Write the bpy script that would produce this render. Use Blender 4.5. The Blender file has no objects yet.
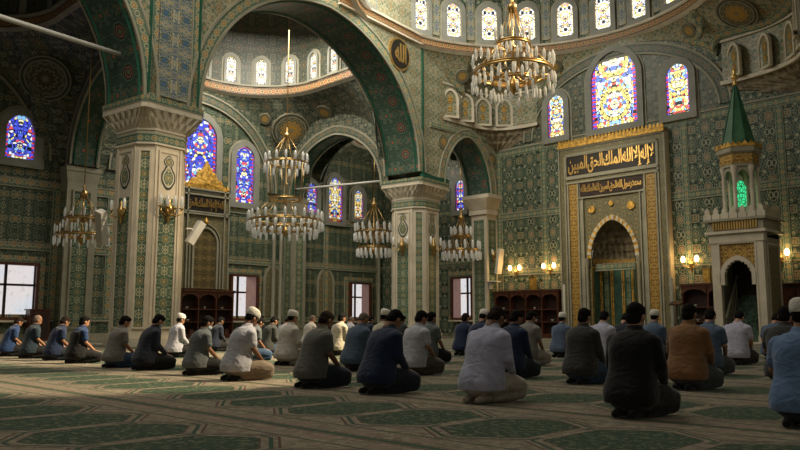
import bpy, math, random
from math import sin, cos, pi, sqrt, atan2
from mathutils import Vector, Matrix
random.seed(7)
sc = bpy.context.scene
COL = sc.collection

# ------------------------------------------------------------------ camera
F_PX = 759.7
TH = math.atan(98 / F_PX)
V = (-.7009, .7133); R_ = (.7133, .7009); HC = .74
cd = bpy.data.cameras.new('camera'); cam = bpy.data.objects.new('camera', cd); COL.objects.link(cam)
cd.sensor_width = 36; cd.lens = F_PX / 800 * 36; cd.clip_start = .05; cd.clip_end = 300
cam.location = (0, 0, HC)
cam.rotation_euler = (pi / 2 + TH, 0, atan2(.7009, .7133))
sc.camera = cam

def ray(px, py):
    a = px - 400; u = 225 - py; c, s = cos(TH), sin(TH)
    k = F_PX * c - u * s
    return (V[0] * k + R_[0] * a, V[1] * k + R_[1] * a, u * c + F_PX * s)
def at(px, py, X=None, Y=None, Z=None, D=None):
    d = ray(px, py)
    if X is not None: t = X / d[0]
    elif Y is not None: t = Y / d[1]
    elif Z is not None: t = (Z - HC) / d[2]
    else: t = D / (d[0] * V[0] + d[1] * V[1])
    return Vector((d[0] * t, d[1] * t, HC + d[2] * t))

# ------------------------------------------------------------------ node language
class Mat:
    def __init__(s, name):
        s.m = bpy.data.materials.new(name); s.m.use_nodes = True
        s.t = s.m.node_tree; s.n = s.t.nodes; s.l = s.t.links
        s.n.clear()
        s.out = s.n.new('ShaderNodeOutputMaterial')
    def node(s, t, **k):
        x = s.n.new(t)
        for a, b in k.items(): setattr(x, a, b)
        return x
    def put(s, inp, v):
        if isinstance(v, S): s.l.new(v.s, inp)
        elif isinstance(v, (tuple, list)) and len(v) == 3 and inp.type == 'RGBA': inp.default_value = (*v, 1)
        else: inp.default_value = v
    def op(s, o, a, b=None, c=None):
        x = s.node('ShaderNodeMath', operation=o)
        for i, q in enumerate((a, b, c)):
            if q is not None: s.put(x.inputs[i], q)
        return S(s, x.outputs[0])
    def coords(s, kind='UV'):
        tc = s.node('ShaderNodeTexCoord'); sp = s.node('ShaderNodeSeparateXYZ')
        s.l.new(tc.outputs[kind], sp.inputs[0])
        return [S(s, sp.outputs[i]) for i in range(3)]
    def vec(s, x, y, z=0.0):
        c = s.node('ShaderNodeCombineXYZ')
        for i, q in enumerate((x, y, z)): s.put(c.inputs[i], q)
        return S(s, c.outputs[0])
    def noise(s, v, scale=1.0, detail=1.0, dist=0.0, rough=.5):
        x = s.node('ShaderNodeTexNoise'); s.put(x.inputs['Vector'], v)
        x.inputs['Scale'].default_value = scale; x.inputs['Detail'].default_value = detail
        x.inputs['Distortion'].default_value = dist; x.inputs['Roughness'].default_value = rough
        return S(s, x.outputs[0])
    def voro(s, v, scale=1.0, feature='F1', rnd=1.0, out='Distance'):
        x = s.node('ShaderNodeTexVoronoi', feature=feature); s.put(x.inputs['Vector'], v)
        x.inputs['Scale'].default_value = scale; x.inputs['Randomness'].default_value = rnd
        return S(s, x.outputs[out])
    def mix(s, f, a, b):
        x = s.node('ShaderNodeMix', data_type='RGBA'); x.clamp_factor = True
        s.put(x.inputs[0], f); s.put(x.inputs[6], a); s.put(x.inputs[7], b)
        return S(s, x.outputs[2])
    def ramp(s, f, stops, interp='CONSTANT'):
        x = s.node('ShaderNodeValToRGB'); r = x.color_ramp; r.interpolation = interp
        while len(r.elements) < len(stops): r.elements.new(.5)
        for e, (p, c) in zip(r.elements, stops): e.position = p; e.color = (*c, 1)
        s.put(x.inputs[0], f); return S(s, x.outputs[0])
    def bump(s, h, strength=.4, dist=.02):
        x = s.node('ShaderNodeBump'); x.inputs['Strength'].default_value = strength
        x.inputs['Distance'].default_value = dist; s.put(x.inputs['Height'], h); return S(s, x.outputs[0])
    def bsdf(s, col, rough=.6, metal=0.0, normal=None, spec=.4, emis=None, est=0.0, trans=0.0, alpha=None, sheen=0):
        x = s.node('ShaderNodeBsdfPrincipled')
        s.put(x.inputs['Base Color'], col); s.put(x.inputs['Roughness'], rough); s.put(x.inputs['Metallic'], metal)
        x.inputs['Specular IOR Level'].default_value = spec
        if normal: s.put(x.inputs['Normal'], normal)
        if emis is not None: s.put(x.inputs['Emission Color'], emis); s.put(x.inputs['Emission Strength'], est)
        if trans: x.inputs['Transmission Weight'].default_value = trans
        if sheen: x.inputs['Sheen Weight'].default_value = sheen
        if alpha is not None: x.inputs['Alpha'].default_value = alpha
        s.l.new(x.outputs[0], s.out.inputs[0]); return s.m
class S:
    def __init__(a, m, s): a.m = m; a.s = s
    def __add__(a, b): return a.m.op('ADD', a, b)
    def __radd__(a, b): return a.m.op('ADD', b, a)
    def __sub__(a, b): return a.m.op('SUBTRACT', a, b)
    def __rsub__(a, b): return a.m.op('SUBTRACT', b, a)
    def __mul__(a, b): return a.m.op('MULTIPLY', a, b)
    def __rmul__(a, b): return a.m.op('MULTIPLY', b, a)
    def __truediv__(a, b): return a.m.op('DIVIDE', a, b)
    def abs(a): return a.m.op('ABSOLUTE', a)
    def frac(a): return a.m.op('FRACT', a)
    def floor(a): return a.m.op('FLOOR', a)
    def pp(a, p): return a.m.op('PINGPONG', a, p)
    def lt(a, b): return a.m.op('LESS_THAN', a, b)
    def gt(a, b): return a.m.op('GREATER_THAN', a, b)
    def sin(a): return a.m.op('SINE', a)
    def cos(a): return a.m.op('COSINE', a)
    def max(a, b): return a.m.op('MAXIMUM', a, b)
    def min(a, b): return a.m.op('MINIMUM', a, b)
    def sqrt(a): return a.m.op('SQRT', a)
    def pw(a, b): return a.m.op('POWER', a, b)
def hyp(x, y): return (x * x + y * y).sqrt()
def ang(x, y): return x.m.op('ARCTAN2', y, x)

def simple(name, col, rough=.6, metal=0.0, nscale=None, namt=.15, bump=0.0, spec=.4, **k):
    M = Mat(name); c = M.coords('Object'); 
    if nscale:
        f = M.noise(M.vec(*c), nscale, 3)
        dark = tuple(q * (1 - namt) for q in col); lite = tuple(min(1, q * (1 + namt)) for q in col)
        cc = M.mix((f - .3) * 2.5, dark, lite)
        nm = M.bump(f, bump, .02) if bump else None
        return M.bsdf(cc, rough, metal, nm, spec, **k)
    return M.bsdf(col, rough, metal, None, spec, **k)

def tile(name, base, vine, vine2, gold, p=.95, k=1.0, seed=0, ros=.72, rc=None, vw=.13, spec=.35):
    """mirrored-scroll arabesque tiling: symmetric vines, blossoms and lattice rosettes"""
    M = Mat(name); u, v, _ = M.coords('UV')
    h = p / 2
    a, b = u.pp(h), v.pp(h)
    n = M.noise(M.vec(a + seed, b + seed * .7), 3.6 * k / p, 1, .8)
    t = ((n * 10).frac() - .5).abs()
    n2 = M.noise(M.vec(a + seed + 5, b + 3), 4.2 * k / p, 1, .4)
    t2 = ((n2 * 7).frac() - .5).abs()
    d = M.voro(M.vec(a + seed, b), 5.5 * k / p)
    d3 = M.voro(M.vec(a + seed + 9, b + 2), 3.4 * k / p, 'F1', .8)
    cu, cv = u.pp(h), v.pp(h)
    r = hyp(cu, cv) / p
    th = ang(cu, cv)
    rr = r + (th * 8).cos() * .012
    cu2, cv2 = h - cu, h - cv
    r2 = hyp(cu2, cv2) / p
    rr2 = r2 + (ang(cu2, cv2) * 6).cos() * .012
    big = M.noise(M.vec(u, v), .35, 2)
    c = M.mix((big - .4) * 2, base, tuple(q * 1.5 for q in base))
    c = M.mix(t2.lt(vw), c, vine2)
    c = M.mix(t.lt(vw * .8), c, vine)
    c = M.mix((d3 - .36).abs().lt(.045), c, vine)
    c = M.mix((d3 - .12).abs().lt(.04), c, rc or gold)
    c = M.mix(d.lt(.17), c, gold)
    if ros:
        c = M.mix(rr.lt(.20 * ros), c, vine)
        c = M.mix(rr.lt(.175 * ros), c, base)
        c = M.mix((rr - .11 * ros).abs().lt(.022), c, rc or gold)
        c = M.mix(rr.lt(.055 * ros), c, vine)
        c = M.mix(rr2.lt(.14 * ros), c, vine)
        c = M.mix(rr2.lt(.115 * ros), c, vine2)
        c = M.mix(rr2.lt(.05 * ros), c, rc or gold)
    return M.bsdf(c, .42, 0, None, spec)

def band_mat(name, w, base, vine, edge, flower, p=.5, spec=.3):
    """running border: v across 0..w, u along"""
    M = Mat(name); u, v, _ = M.coords('UV')
    vv = v / w
    x = u.pp(p / 2); y = (v - w / 2)
    r = hyp(x, y) / w; r += (ang(x, y) * 6).cos() * .03
    x2 = p / 2 - x
    r2 = hyp(x2, y) / w
    n = M.noise(M.vec(x, y.abs()), 5 / w, 1, .5); t = ((n * 6).frac() - .5).abs()
    c = M.mix(t.lt(.13), base, vine)
    c = M.mix(r.lt(.3), c, vine); c = M.mix(r.lt(.22), c, flower); c = M.mix(r.lt(.09), c, vine)
    c = M.mix((r2 - .2).abs().lt(.04), c, vine)
    e = (vv - .5).abs()
    c = M.mix(e.gt(.40), c, base)
    c = M.mix(e.gt(.44), c, edge)
    return M.bsdf(c, .45, 0, None, spec)

G0 = (.010, .028, .018); CR = (.34, .32, .21); G1 = (.045, .12, .08); GO = (.30, .19, .055)
MT = {}
MT['tile'] = tile('green arabesque wall tile', G0, (.33, .33, .22), (.035, .095, .06), (.36, .24, .13), 1.3, 1.25, 0)
MT['tile_fine'] = tile('fine green arabesque wall tile', G0, (.33, .32, .21), (.045, .105, .065), (.36, .24, .09), 1.0, 1.2, 3)
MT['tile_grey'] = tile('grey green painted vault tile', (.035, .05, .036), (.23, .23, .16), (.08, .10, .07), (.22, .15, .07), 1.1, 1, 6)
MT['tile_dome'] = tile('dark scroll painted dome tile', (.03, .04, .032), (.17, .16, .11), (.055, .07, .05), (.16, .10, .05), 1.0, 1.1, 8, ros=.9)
MT['tile_cream'] = tile('cream scroll spandrel tile', (.30, .27, .18), (.09, .14, .09), (.46, .41, .27), (.36, .20, .06), .9, 1.1, 4, ros=.8, vw=.16)
MT['tile_blue'] = tile('cream blue and gold spandrel tile', (.38, .34, .22), (.06, .10, .08), (.07, .14, .22), (.42, .20, .05), .8, 1, 12, ros=.9, rc=(.06, .12, .26), vw=.15)
MT['tile_panel'] = tile('green and cream pillar tile', (.010, .055, .032), (.42, .41, .27), (.05, .14, .08), (.42, .30, .10), .68, 1.1, 21, ros=1)
MT['tile_gold'] = tile('gold scroll relief tile', (.09, .05, .015), (.58, .34, .075), (.24, .14, .04), (.62, .42, .12), .5, 1.1, 30, ros=.8, vw=.17)
MT['tile_mihrab'] = tile('olive and gold niche frame tile', (.10, .095, .055), (.30, .25, .12), (.16, .14, .08), (.38, .26, .08), .6, 1.1, 33, ros=.8)
MT['tile_niche'] = tile('dark gold carved panel tile', (.035, .028, .012), (.26, .19, .075), (.09, .07, .03), (.30, .20, .06), .5, 1, 41)
MT['tile_soffit'] = tile('dark green arch soffit tile', (.012, .04, .028), (.13, .15, .10), (.03, .09, .06), (.28, .12, .06), 1.3, 1.5, 17, ros=1.15, rc=(.30, .10, .06))
MT['b_green'] = band_mat('green border tile', .3, (.014, .08, .05), (.34, .34, .22), (.36, .34, .24), (.30, .20, .07), .42)
MT['b_cream'] = band_mat('cream and gold border tile', .42, (.05, .12, .08), (.42, .38, .24), (.38, .36, .26), (.36, .20, .06), .5)
MT['b_grey'] = band_mat('grey vault border tile', .42, (.03, .055, .04), (.20, .20, .14), (.26, .25, .18), (.15, .10, .05), .5)
MT['b_red'] = band_mat('red and gold cornice tile', .42, (.09, .03, .02), (.40, .30, .14), (.40, .37, .27), (.30, .07, .03), .34)
MT['stone'] = simple('cream marble', (.58, .51, .39), .5, 0, 1.6, .14, .05)
MT['stone_grey'] = simple('grey window stone', (.25, .25, .21), .6, 0, 2.0, .15)
MT['stone_dim'] = simple('dull beige stone', (.30, .28, .20), .6, 0, 2.0, .15)  # duller, darker beige than the cream marble
MT['greenline'] = simple('deep green moulding', (.012, .09, .05), .4, 0, 3, .2)
MT['gold'] = simple('gilded metal', (.62, .40, .13), .33, .85, 6, .2)
MT['gilt'] = simple('gilt carving', (.60, .34, .06), .5, .3, 7, .6, .5)
MT['brass'] = simple('polished brass', (.52, .34, .13), .32, .9, 8, .15)
MT['black'] = simple('black inscription ground', (.012, .008, .006), .5)
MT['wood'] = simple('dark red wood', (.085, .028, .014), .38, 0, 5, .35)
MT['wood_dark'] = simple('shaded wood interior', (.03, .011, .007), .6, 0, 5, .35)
MT['white'] = simple('white painted metal', (.62, .60, .54), .45, 0, 3, .06)
MT['wire'] = simple('dark wire', (.05, .045, .035), .4)
MT['navy_enamel'] = simple('dark green enamel', (.012, .030, .026), .4)
MT['cone'] = simple('green cone roof', (.035, .12, .055), .5, 0, 2.5, .3)
MT['niche_green'] = simple('green marble', (.035, .085, .06), .3, 0, 1.6, .5)
MT['steps'] = simple('patterned stair carpet', (.06, .10, .065), .9, 0, 9, .7)
MT['candle'] = simple('white candle wax', (.6, .58, .5), .5)
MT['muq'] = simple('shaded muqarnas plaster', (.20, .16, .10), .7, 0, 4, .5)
MT['paper'] = simple('pale paper', (.5, .46, .38), .7)
MT['leather'] = simple('brown bookbinding', (.12, .05, .03), .6, 0, 9, .4)
M = Mat('crystal glass'); MT['crystal'] = M.bsdf((.62, .62, .56), .1, 0, None, .9, (1, .93, .78), .05, .0, .72)
M = Mat('lit lamp glass'); MT['lamp'] = M.bsdf((.9, .8, .6), .4, 0, None, .4, (1, .62, .22), 9.0)
M = Mat('unlit candle bulb'); MT['bulb'] = M.bsdf((.45, .42, .34), .3, 0, None, .5, (1, .85, .6), .02)
def daylight(name, tint, st):
    M = Mat(name); o = M.coords('Object'); n = M.noise(M.vec(*o), 1.3, 3)
    g = M.noise(M.vec(*o), 5, 3)
    c = M.mix((n - .45) * 4, tint, (.85, .92, 1.0)); c = M.mix((g - .56) * 6 * (.9 - n), c, (.35, .42, .36))
    return M.bsdf((.05, .05, .05), .2, 0, None, .5, c, st)
MT['day'] = daylight('daylit window pane', (1, .93, .93), .62)
MT['curtain'] = simple('pinkish window shutter', (.36, .22, .20), .6, 0, 3, .2, emis=(.8, .5, .45), est=.10)  # faint glow stands in for daylight falling on the shutter
def glass(name, blue, w, seed, st=1.6):
    M = Mat(name); u, v, _ = M.coords('UV')
    a = u.abs()                      # u measured from window axis
    d = M.voro(M.vec(a * 6.5 + seed, v * 6.5), 1.0, 'DISTANCE_TO_EDGE', .75)
    cc = M.voro(M.vec(a * 6.5 + seed, v * 6.5), 1.0, 'F1', .75, 'Color')
    sp = M.node('ShaderNodeSeparateColor'); M.l.new(cc.s, sp.inputs[0]); f = S(M, sp.outputs[0])
    if blue == 'blue': st_ = [(0, (.05, .07, .75)), (.3, (.9, .9, .95)), (.5, (.10, .16, .9)), (.68, (.9, .10, .12)), (.8, (.95, .85, .35)), (.9, (.25, .55, .95))]
    elif blue == 'warm': st_ = [(0, (.95, .93, .85)), (.34, (.95, .62, .15)), (.48, (.12, .2, .8)), (.62, (.9, .12, .08)), (.74, (.98, .85, .4)), (.88, (.3, .6, .95))]
    else: st_ = [(0, (1, .95, .85)), (.45, (.75, .85, 1)), (.62, (.9, .45, .3)), (.72, (1, .97, .9)), (.9, (.4, .6, .9))]
    c = M.ramp(f, st_)
    y = ((v / (w * .9)).frac() - .5) * w * .9
    r = hyp(a, y) / w
    c = M.mix((r - .30).abs().lt(.045), c, (.08, .10, .7) if blue == 'blue' else (.95, .75, .2))
    c = M.mix(r.lt(.10), c, (.95, .9, .55))
    c = M.mix(a.gt(w * .41), c, M.mix((v * 5).frac().lt(.5), (.8, .05, .07), (.08, .1, .8)) if blue != 'pale' else (1, .8, .5))
    lead = d.lt(.055)
    c = M.mix(lead, c, (.01, .01, .02))
    return M.bsdf((.02, .02, .02), .3, 0, None, .3, c, st)
GL = {}
def glass_for(kind, w, seed, st):
    k = (kind, round(w, 2), seed, st)
    if k not in GL: GL[k] = glass(f'{kind} stained glass', kind, w, seed, st)
    return GL[k]

# carpet ------------------------------------------------------------
def carpet():
    M = Mat('green prayer carpet'); X, Y, _ = M.coords('Object')
    yy = ((Y - 5.5) / 2.1).frac()
    L = yy.min(1 - yy) * 2.1
    cy = (yy - .5) * 2.1
    row = ((Y - 5.5) / 2.1).floor()
    cx = (((X + 5.9) / .87 + .5).frac() - .5) * .87
    ax, ay = cx.abs(), cy.abs()
    d = (ax / .36).max((ax * .72 + ay) / .585).max(ay / .55)
    fl = M.voro(M.vec(X, Y), 22, 'F1', 1); fn = M.noise(M.vec(X, Y), 17, 2)
    fine = M.noise(M.vec(X, Y), 45, 2)
    big = M.noise(M.vec(X, Y), 1.1, 2)
    beige = M.mix((M.noise(M.vec(X, Y), 12, 3) - .42) * 6, (.21, .165, .115), (.36, .30, .21))
    beige = M.mix(((fn * 6).frac() - .5).abs().lt(.09), beige, (.16, .13, .085))
    green = M.mix((fine - .4) * 4, (.003, .030, .011), (.009, .062, .024))
    green = M.mix((fn - .54) * 14, green, M.mix(fl, (.20, .20, .12), (.08, .14, .06)))
    green = M.mix(fl.lt(.16), green, (.30, .18, .13))
    brown = (.10, .035, .022); dg = (.012, .06, .028)
    c = beige
    tip = ay.gt(.25)
    c = M.mix((d - 1.28).abs().lt(.020) * tip, c, brown)
    c = M.mix((d - 1.17).abs().lt(.030) * tip, c, dg)
    c = M.mix(d.lt(1.04), c, brown)
    c = M.mix(d.lt(1.015), c, green)
    # row border
    inb = L.lt(.30)
    c = M.mix((L - .30).abs().lt(.012), c, dg)
    mx = ((X / .6).frac() - .5) * .6
    md = hyp(mx * .6, L - .17) 
    c = M.mix(md.lt(.07) * .7, c, (.30, .20, .15))
    c = M.mix((L - .055).abs().lt(.010), c, brown)
    c = M.mix(L.lt(.030), c, (.006, .075, .026))
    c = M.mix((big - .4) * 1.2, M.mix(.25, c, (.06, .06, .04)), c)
    nm = M.bump(M.noise(M.vec(X, Y), 160, 2), .5, .006)
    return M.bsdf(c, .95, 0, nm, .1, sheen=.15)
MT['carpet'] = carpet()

# ------------------------------------------------------------------ mesh builder
class MB:
    def __init__(s): s.v = []; s.f = []; s.uv = []
    def face(s, pts, uvs=None):
        i = len(s.v); s.v += [tuple(p) for p in pts]; s.f.append(tuple(range(i, i + len(pts))))
        if uvs is None:
            a, b, c = Vector(pts[0]), Vector(pts[1]), Vector(pts[2]); n = (b - a).cross(c - a)
            if n.length < 1e-9: n = Vector((0, 0, 1))
            n.normalize()
            if abs(n.z) > .75: uvs = [(p[0], p[1]) for p in pts]
            else:
                t = Vector((-n.y, n.x, 0)); t.normalize()
                if abs(t.x) > abs(t.y): t = t if t.x > 0 else -t
                else: t = t if t.y > 0 else -t
                uvs = [(p[0] * t.x + p[1] * t.y, p[2]) for p in pts]
        s.uv.append(list(uvs))
    def grid(s, P, U=None, closed=False):
        """P: rows of points"""
        i0 = len(s.v); n = len(P[0])
        for r in P: s.v += [tuple(p) for p in r]
        for j in range(len(P) - 1):
            for i in range(n if closed else n - 1):
                k = (i + 1) % n
                s.f.append((i0 + j * n + i, i0 + j * n + k, i0 + (j + 1) * n + k, i0 + (j + 1) * n + i))
                if U: 
                    s.uv.append([U[j][i], U[j][k], U[j + 1][k], U[j + 1][i]])
                else: s.uv.append([(i, j), (i + 1, j), (i + 1, j + 1), (i, j + 1)])
    def box(s, c, d, rz=0.0, M=None):
        x, y, z = [q / 2 for q in d]; m = Matrix.Rotation(rz, 4, 'Z')
        P = [Vector((a * x, b * y, e * z)) for a in (-1, 1) for b in (-1, 1) for e in (-1, 1)]
        if M: P = [M @ p for p in P]
        P = [m @ p + Vector(c) for p in P]
        for q in ((0, 1, 3, 2), (4, 6, 7, 5), (0, 4, 5, 1), (2, 3, 7, 6), (0, 2, 6, 4), (1, 5, 7, 3)):
            s.face([P[k] for k in q])
        return s
    def lathe(s, prof, c=(0, 0, 0), n=20, uscale=1.0, fmod=None):
        rows = []; U = []
        acc = 0; last = None
        for (r, z) in prof:
            if last: acc += sqrt((r - last[0]) ** 2 + (z - last[1]) ** 2)
            last = (r, z)
            rr = [max(r, 1e-4) * (fmod(2 * pi * i / n, z) if fmod else 1) for i in range(n + 1)]
            rows.append([(c[0] + rr[i % n] * cos(2 * pi * i / n), c[1] + rr[i % n] * sin(2 * pi * i / n), c[2] + z) for i in range(n + 1)])
            U.append([(2 * pi * i / n * uscale, acc) for i in range(n + 1)])
        s.grid(rows, U); return s
    def tube(s, pts, rad, n=8, cap=True):
        pts = [Vector(p) for p in pts]
        if not hasattr(rad, '__len__'): rad = [rad] * len(pts)
        rows = []; up = None
        for i, p in enumerate(pts):
            t = (pts[min(i + 1, len(pts) - 1)] - pts[max(i - 1, 0)]); t.normalize()
            if up is None: up = Vector((0, 0, 1)) if abs(t.z) < .9 else Vector((1, 0, 0))
            a = t.cross(up); a.normalize(); b = a.cross(t); up = b
            rows.append([p + (a * cos(2 * pi * k / n) + b * sin(2 * pi * k / n)) * rad[i] for k in range(n)])
        if cap:
            rows = [[pts[0]] * n] + rows + [[pts[-1]] * n]
        s.grid(rows, None, True); return s
    def ell(s, c, r, nu=16, nv=10, M=None):
        rows = []
        for j in range(nv + 1):
            ph = -pi / 2 + pi * j / nv
            row = [Vector((r[0] * cos(ph) * cos(2 * pi * i / nu), r[1] * cos(ph) * sin(2 * pi * i / nu), r[2] * sin(ph))) for i in range(nu)]
            rows.append([(M @ p if M else p) + Vector(c) for p in row])
        s.grid(rows, None, True); return s
    def torus(s, c, R, r, n=40, m=8):
        rows = [[(c[0] + (R + r * cos(2 * pi * k / m)) * cos(2 * pi * j / n), c[1] + (R + r * cos(2 * pi * k / m)) * sin(2 * pi * j / n), c[2] + r * sin(2 * pi * k / m)) for k in range(m)] for j in range(n + 1)]
        s.grid(rows, None, True); return s
    def mesh(s, name, mat=None, smooth=False):
        me = bpy.data.meshes.new(name); me.from_pydata(s.v, [], s.f)
        ul = me.uv_layers.new(name='UVMap')
        flat = []
        for f in s.uv:
            for q in f: flat += [q[0], q[1]]
        ul.data.foreach_set('uv', flat)
        if mat: me.materials.append(MT[mat] if isinstance(mat, str) else mat)
        if smooth: me.polygons.foreach_set('use_smooth', [True] * len(me.polygons))
        me.validate(); me.update(); return me
    def obj(s, name, mat, parent=None, smooth=False, **k):
        o = bpy.data.objects.new(name, s.mesh(name, mat, smooth)); COL.objects.link(o)
        if parent: o.parent = parent
        for a, b in k.items(): o[a] = b
        return o
def tag(o, label=None, cat=None, group=None, kind=None):
    for a, b in (('label', label), ('category', cat), ('group', group), ('kind', kind)):
        if b: o[a] = b
    return o
def thing(name, label=None, cat=None, loc=(0, 0, 0), rz=0, group=None, kind=None):
    o = bpy.data.objects.new(name, None); COL.objects.link(o); o.location = loc; o.rotation_euler = (0, 0, rz)
    o.empty_display_size = .2
    return tag(o, label, cat, group, kind)
def struct(name, mb, mat, label, cat='wall', parent=None, smooth=False):
    o = mb.obj(name, mat, parent, smooth)
    if not parent: tag(o, label, cat, None, 'structure')
    return o

class Fr:
    """vertical frame: s along d, z up, o out of the wall"""
    def __init__(s, P0, d, n):
        L = sqrt(d[0] ** 2 + d[1] ** 2); s.P = P0; s.d = (d[0] / L, d[1] / L); s.n = n
    def p(s, a, z, o=0.0): return (s.P[0] + s.d[0] * a + s.n[0] * o, s.P[1] + s.d[1] * a + s.n[1] * o, z)
def arch(a, H, n=28, e=.18):
    """pointed arch outline from (-a,0) over (0,H) to (a,0)"""
    R = a * (1 + e); top = sqrt(R * R - (a * e) ** 2)
    pts = []; half = n // 2
    for i in range(half + 1):
        t = math.asin(top / R) * i / half
        pts.append((R * cos(t) - a * e, R * sin(t) / top * H))
    return [(-x, z) for x, z in pts] + [(x, z) for x, z in reversed(pts[:-1])]
def arch_band(mb, fr, s0, zs, a, H, w0, w1, o=.04, zb=None, e=.18, depth=None, n=28, back=0.0):
    A = [(s0 + x, zs + z) for x, z in arch(a + w0, H + w0, n, e)]; B = [(s0 + x, zs + z) for x, z in arch(a + w1, H + w1, n, e)]
    if zb is not None:
        A = [(A[0][0], zb)] + A + [(A[-1][0], zb)]; B = [(B[0][0], zb)] + B + [(B[-1][0], zb)]
    acc = [0]
    for i in range(1, len(A)):
        acc.append(acc[-1] + sqrt((A[i][0] - A[i - 1][0]) ** 2 + (A[i][1] - A[i - 1][1]) ** 2))
    w = w1 - w0
    mb.grid([[fr.p(x, z, o) for x, z in A], [fr.p(x, z, o) for x, z in B]], [[(q, 0) for q in acc], [(q, w) for q in acc]])
    mb.grid([[fr.p(x, z, back) for x, z in A], [fr.p(x, z, o) for x, z in A]], [[(q, 0) for q in acc], [(q, abs(o - back)) for q in acc]])
    mb.grid([[fr.p(x, z, o) for x, z in B], [fr.p(x, z, back) for x, z in B]], [[(q, 0) for q in acc], [(q, abs(o - back)) for q in acc]])
def arch_fill(mb, fr, s0, zb, zs, a, H, o, e=.18, n=20):
    A = arch(a, H, n, e)
    A = [(-a, zb - zs)] + A + [(a, zb - zs)]
    k = len(A) // 2
    top = A[:k + 1]; bot = list(reversed(A[k:]))
    L = min(len(top), len(bot)); 
    for i in range(L - 1):
        q = [top[i], bot[i], bot[i + 1], top[i + 1]]
        mb.face([fr.p(s0 + x, zs + z, o) for x, z in q], [(x, z + zs - zb) for x, z in q])
def rect(mb, fr, s0, s1, z0, z1, o=.03, back=0.0, uv=None):
    P = [fr.p(s0, z0, o), fr.p(s1, z0, o), fr.p(s1, z1, o), fr.p(s0, z1, o)]
    B = [fr.p(s0, z0, back), fr.p(s1, z0, back), fr.p(s1, z1, back), fr.p(s0, z1, back)]
    if uv == 'h': mb.face(P, [(s0, 0), (s1, 0), (s1, z1 - z0), (s0, z1 - z0)])
    elif uv == 'v': mb.face(P, [(z0, 0), (z0, s1 - s0), (z1, s1 - s0), (z1, 0)])
    else: mb.face(P, [(s0, z0), (s1, z0), (s1, z1), (s0, z1)])
    if abs(o - back) > 1e-4:
        for i in range(4):
            j = (i + 1) % 4; mb.face([P[i], P[j], B[j], B[i]])
def frame_rect(mb, fr, s0, s1, z0, z1, w, o=.05, back=0.0):
    """rectangular border of width w"""
    rect(mb, fr, s0, s1, z0, z0 + w, o, back, 'h'); rect(mb, fr, s0, s1, z1 - w, z1, o, back, 'h')
    rect(mb, fr, s0, s0 + w, z0 + w, z1 - w, o, back, 'v'); rect(mb, fr, s1 - w, s1, z0 + w, z1 - w, o, back, 'v')

WN = [0]
def stained(fr, s0, zb, zt, w, kind, st, label, seed=0, sur=.28, parent=None, frac=.62, stone='stone_grey'):
    WN[0] += 1
    H = w / 2 * 1.12; zs = zt - H
    t = thing(f'window_{WN[0]}', label, 'window', fr.p(s0, zb, 0), kind='structure')
    lf = Fr((0, 0), fr.d, fr.n)
    g = MB(); arch_fill(g, lf, 0, 0, zs - zb, w / 2, H, .03)
    g.obj('pane', glass_for(kind, w, seed, st), t)
    m = MB(); arch_band(m, lf, 0, zs - zb, w / 2, H, 0, sur, .16, zb=-.0)
    rect(m, lf, -w / 2 - sur, w / 2 + sur, -sur, 0, .16)
    m.obj('surround', stone, t)
    m = MB(); arch_band(m, lf, 0, zs - zb, w / 2 + sur, H + sur, 0, .10, .05, zb=-sur)
    m.obj('edging', 'stone_dim', t)
    return t
def lower_window(fr, s0, z0, z1, w, label, shut=0):
    WN[0] += 1
    t = thing(f'window_{WN[0]}', label, 'window', fr.p(s0, z0, 0), kind='structure')
    lf = Fr((0, 0), fr.d, fr.n); h = z1 - z0
    g = MB(); rect(g, lf, -w / 2, w / 2, 0, h, .03); g.obj('pane', 'day', t)
    m = MB(); frame_rect(m, lf, -w / 2 - .10, w / 2 + .10, -.10, h + .10, .12, .28, 0)
    m.obj('frame', 'wood', t)
    m = MB()
    rect(m, lf, -w / 2, w / 2, h * .60, h * .60 + .09, .10, .03)
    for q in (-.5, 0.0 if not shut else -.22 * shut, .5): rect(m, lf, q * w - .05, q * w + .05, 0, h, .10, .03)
    m.obj('mullion', 'wood_dark', t)
    # shutters folded at one side
    if shut:
        m = MB()
        a = w / 2 - .02; 
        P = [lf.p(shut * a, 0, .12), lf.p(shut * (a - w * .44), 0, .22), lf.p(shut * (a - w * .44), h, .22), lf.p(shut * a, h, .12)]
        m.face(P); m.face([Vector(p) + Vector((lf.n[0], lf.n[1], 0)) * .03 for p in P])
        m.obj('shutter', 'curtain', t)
    m = MB(); frame_rect(m, lf, -w / 2 - .38, w / 2 + .38, -.14, h + .38, .28, .06, 0)
    m.obj('surround', 'b_cream', t)
    m = MB(); rect(m, lf, -w / 2 - .2, w / 2 + .2, -.18, -.10, .34, 0); m.obj('sill', 'stone', t)
    return t

# ------------------------------------------------------------------ floor
YQ = 32.0; XL = -33.0
m = MB(); m.box((-11, 13, -.15), (46, 40, .3)); struct('floor', m, 'stone', 'stone floor under the carpet', 'floor')
m = MB(); m.face([(-32.6, -5, .012), (8, -5, .012), (8, 31.7, .012), (-32.6, 31.7, .012)])
m.face([(-32.6, -5, 0.0), (8, -5, 0.0), (8, -5, .012), (-32.6, -5, .012)])
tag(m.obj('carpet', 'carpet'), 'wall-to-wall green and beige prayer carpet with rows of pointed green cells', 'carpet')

FQ = Fr((0, YQ), (1, 0), (0, -1)); FL = Fr((XL, 0), (0, 1), (1, 0))
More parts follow.
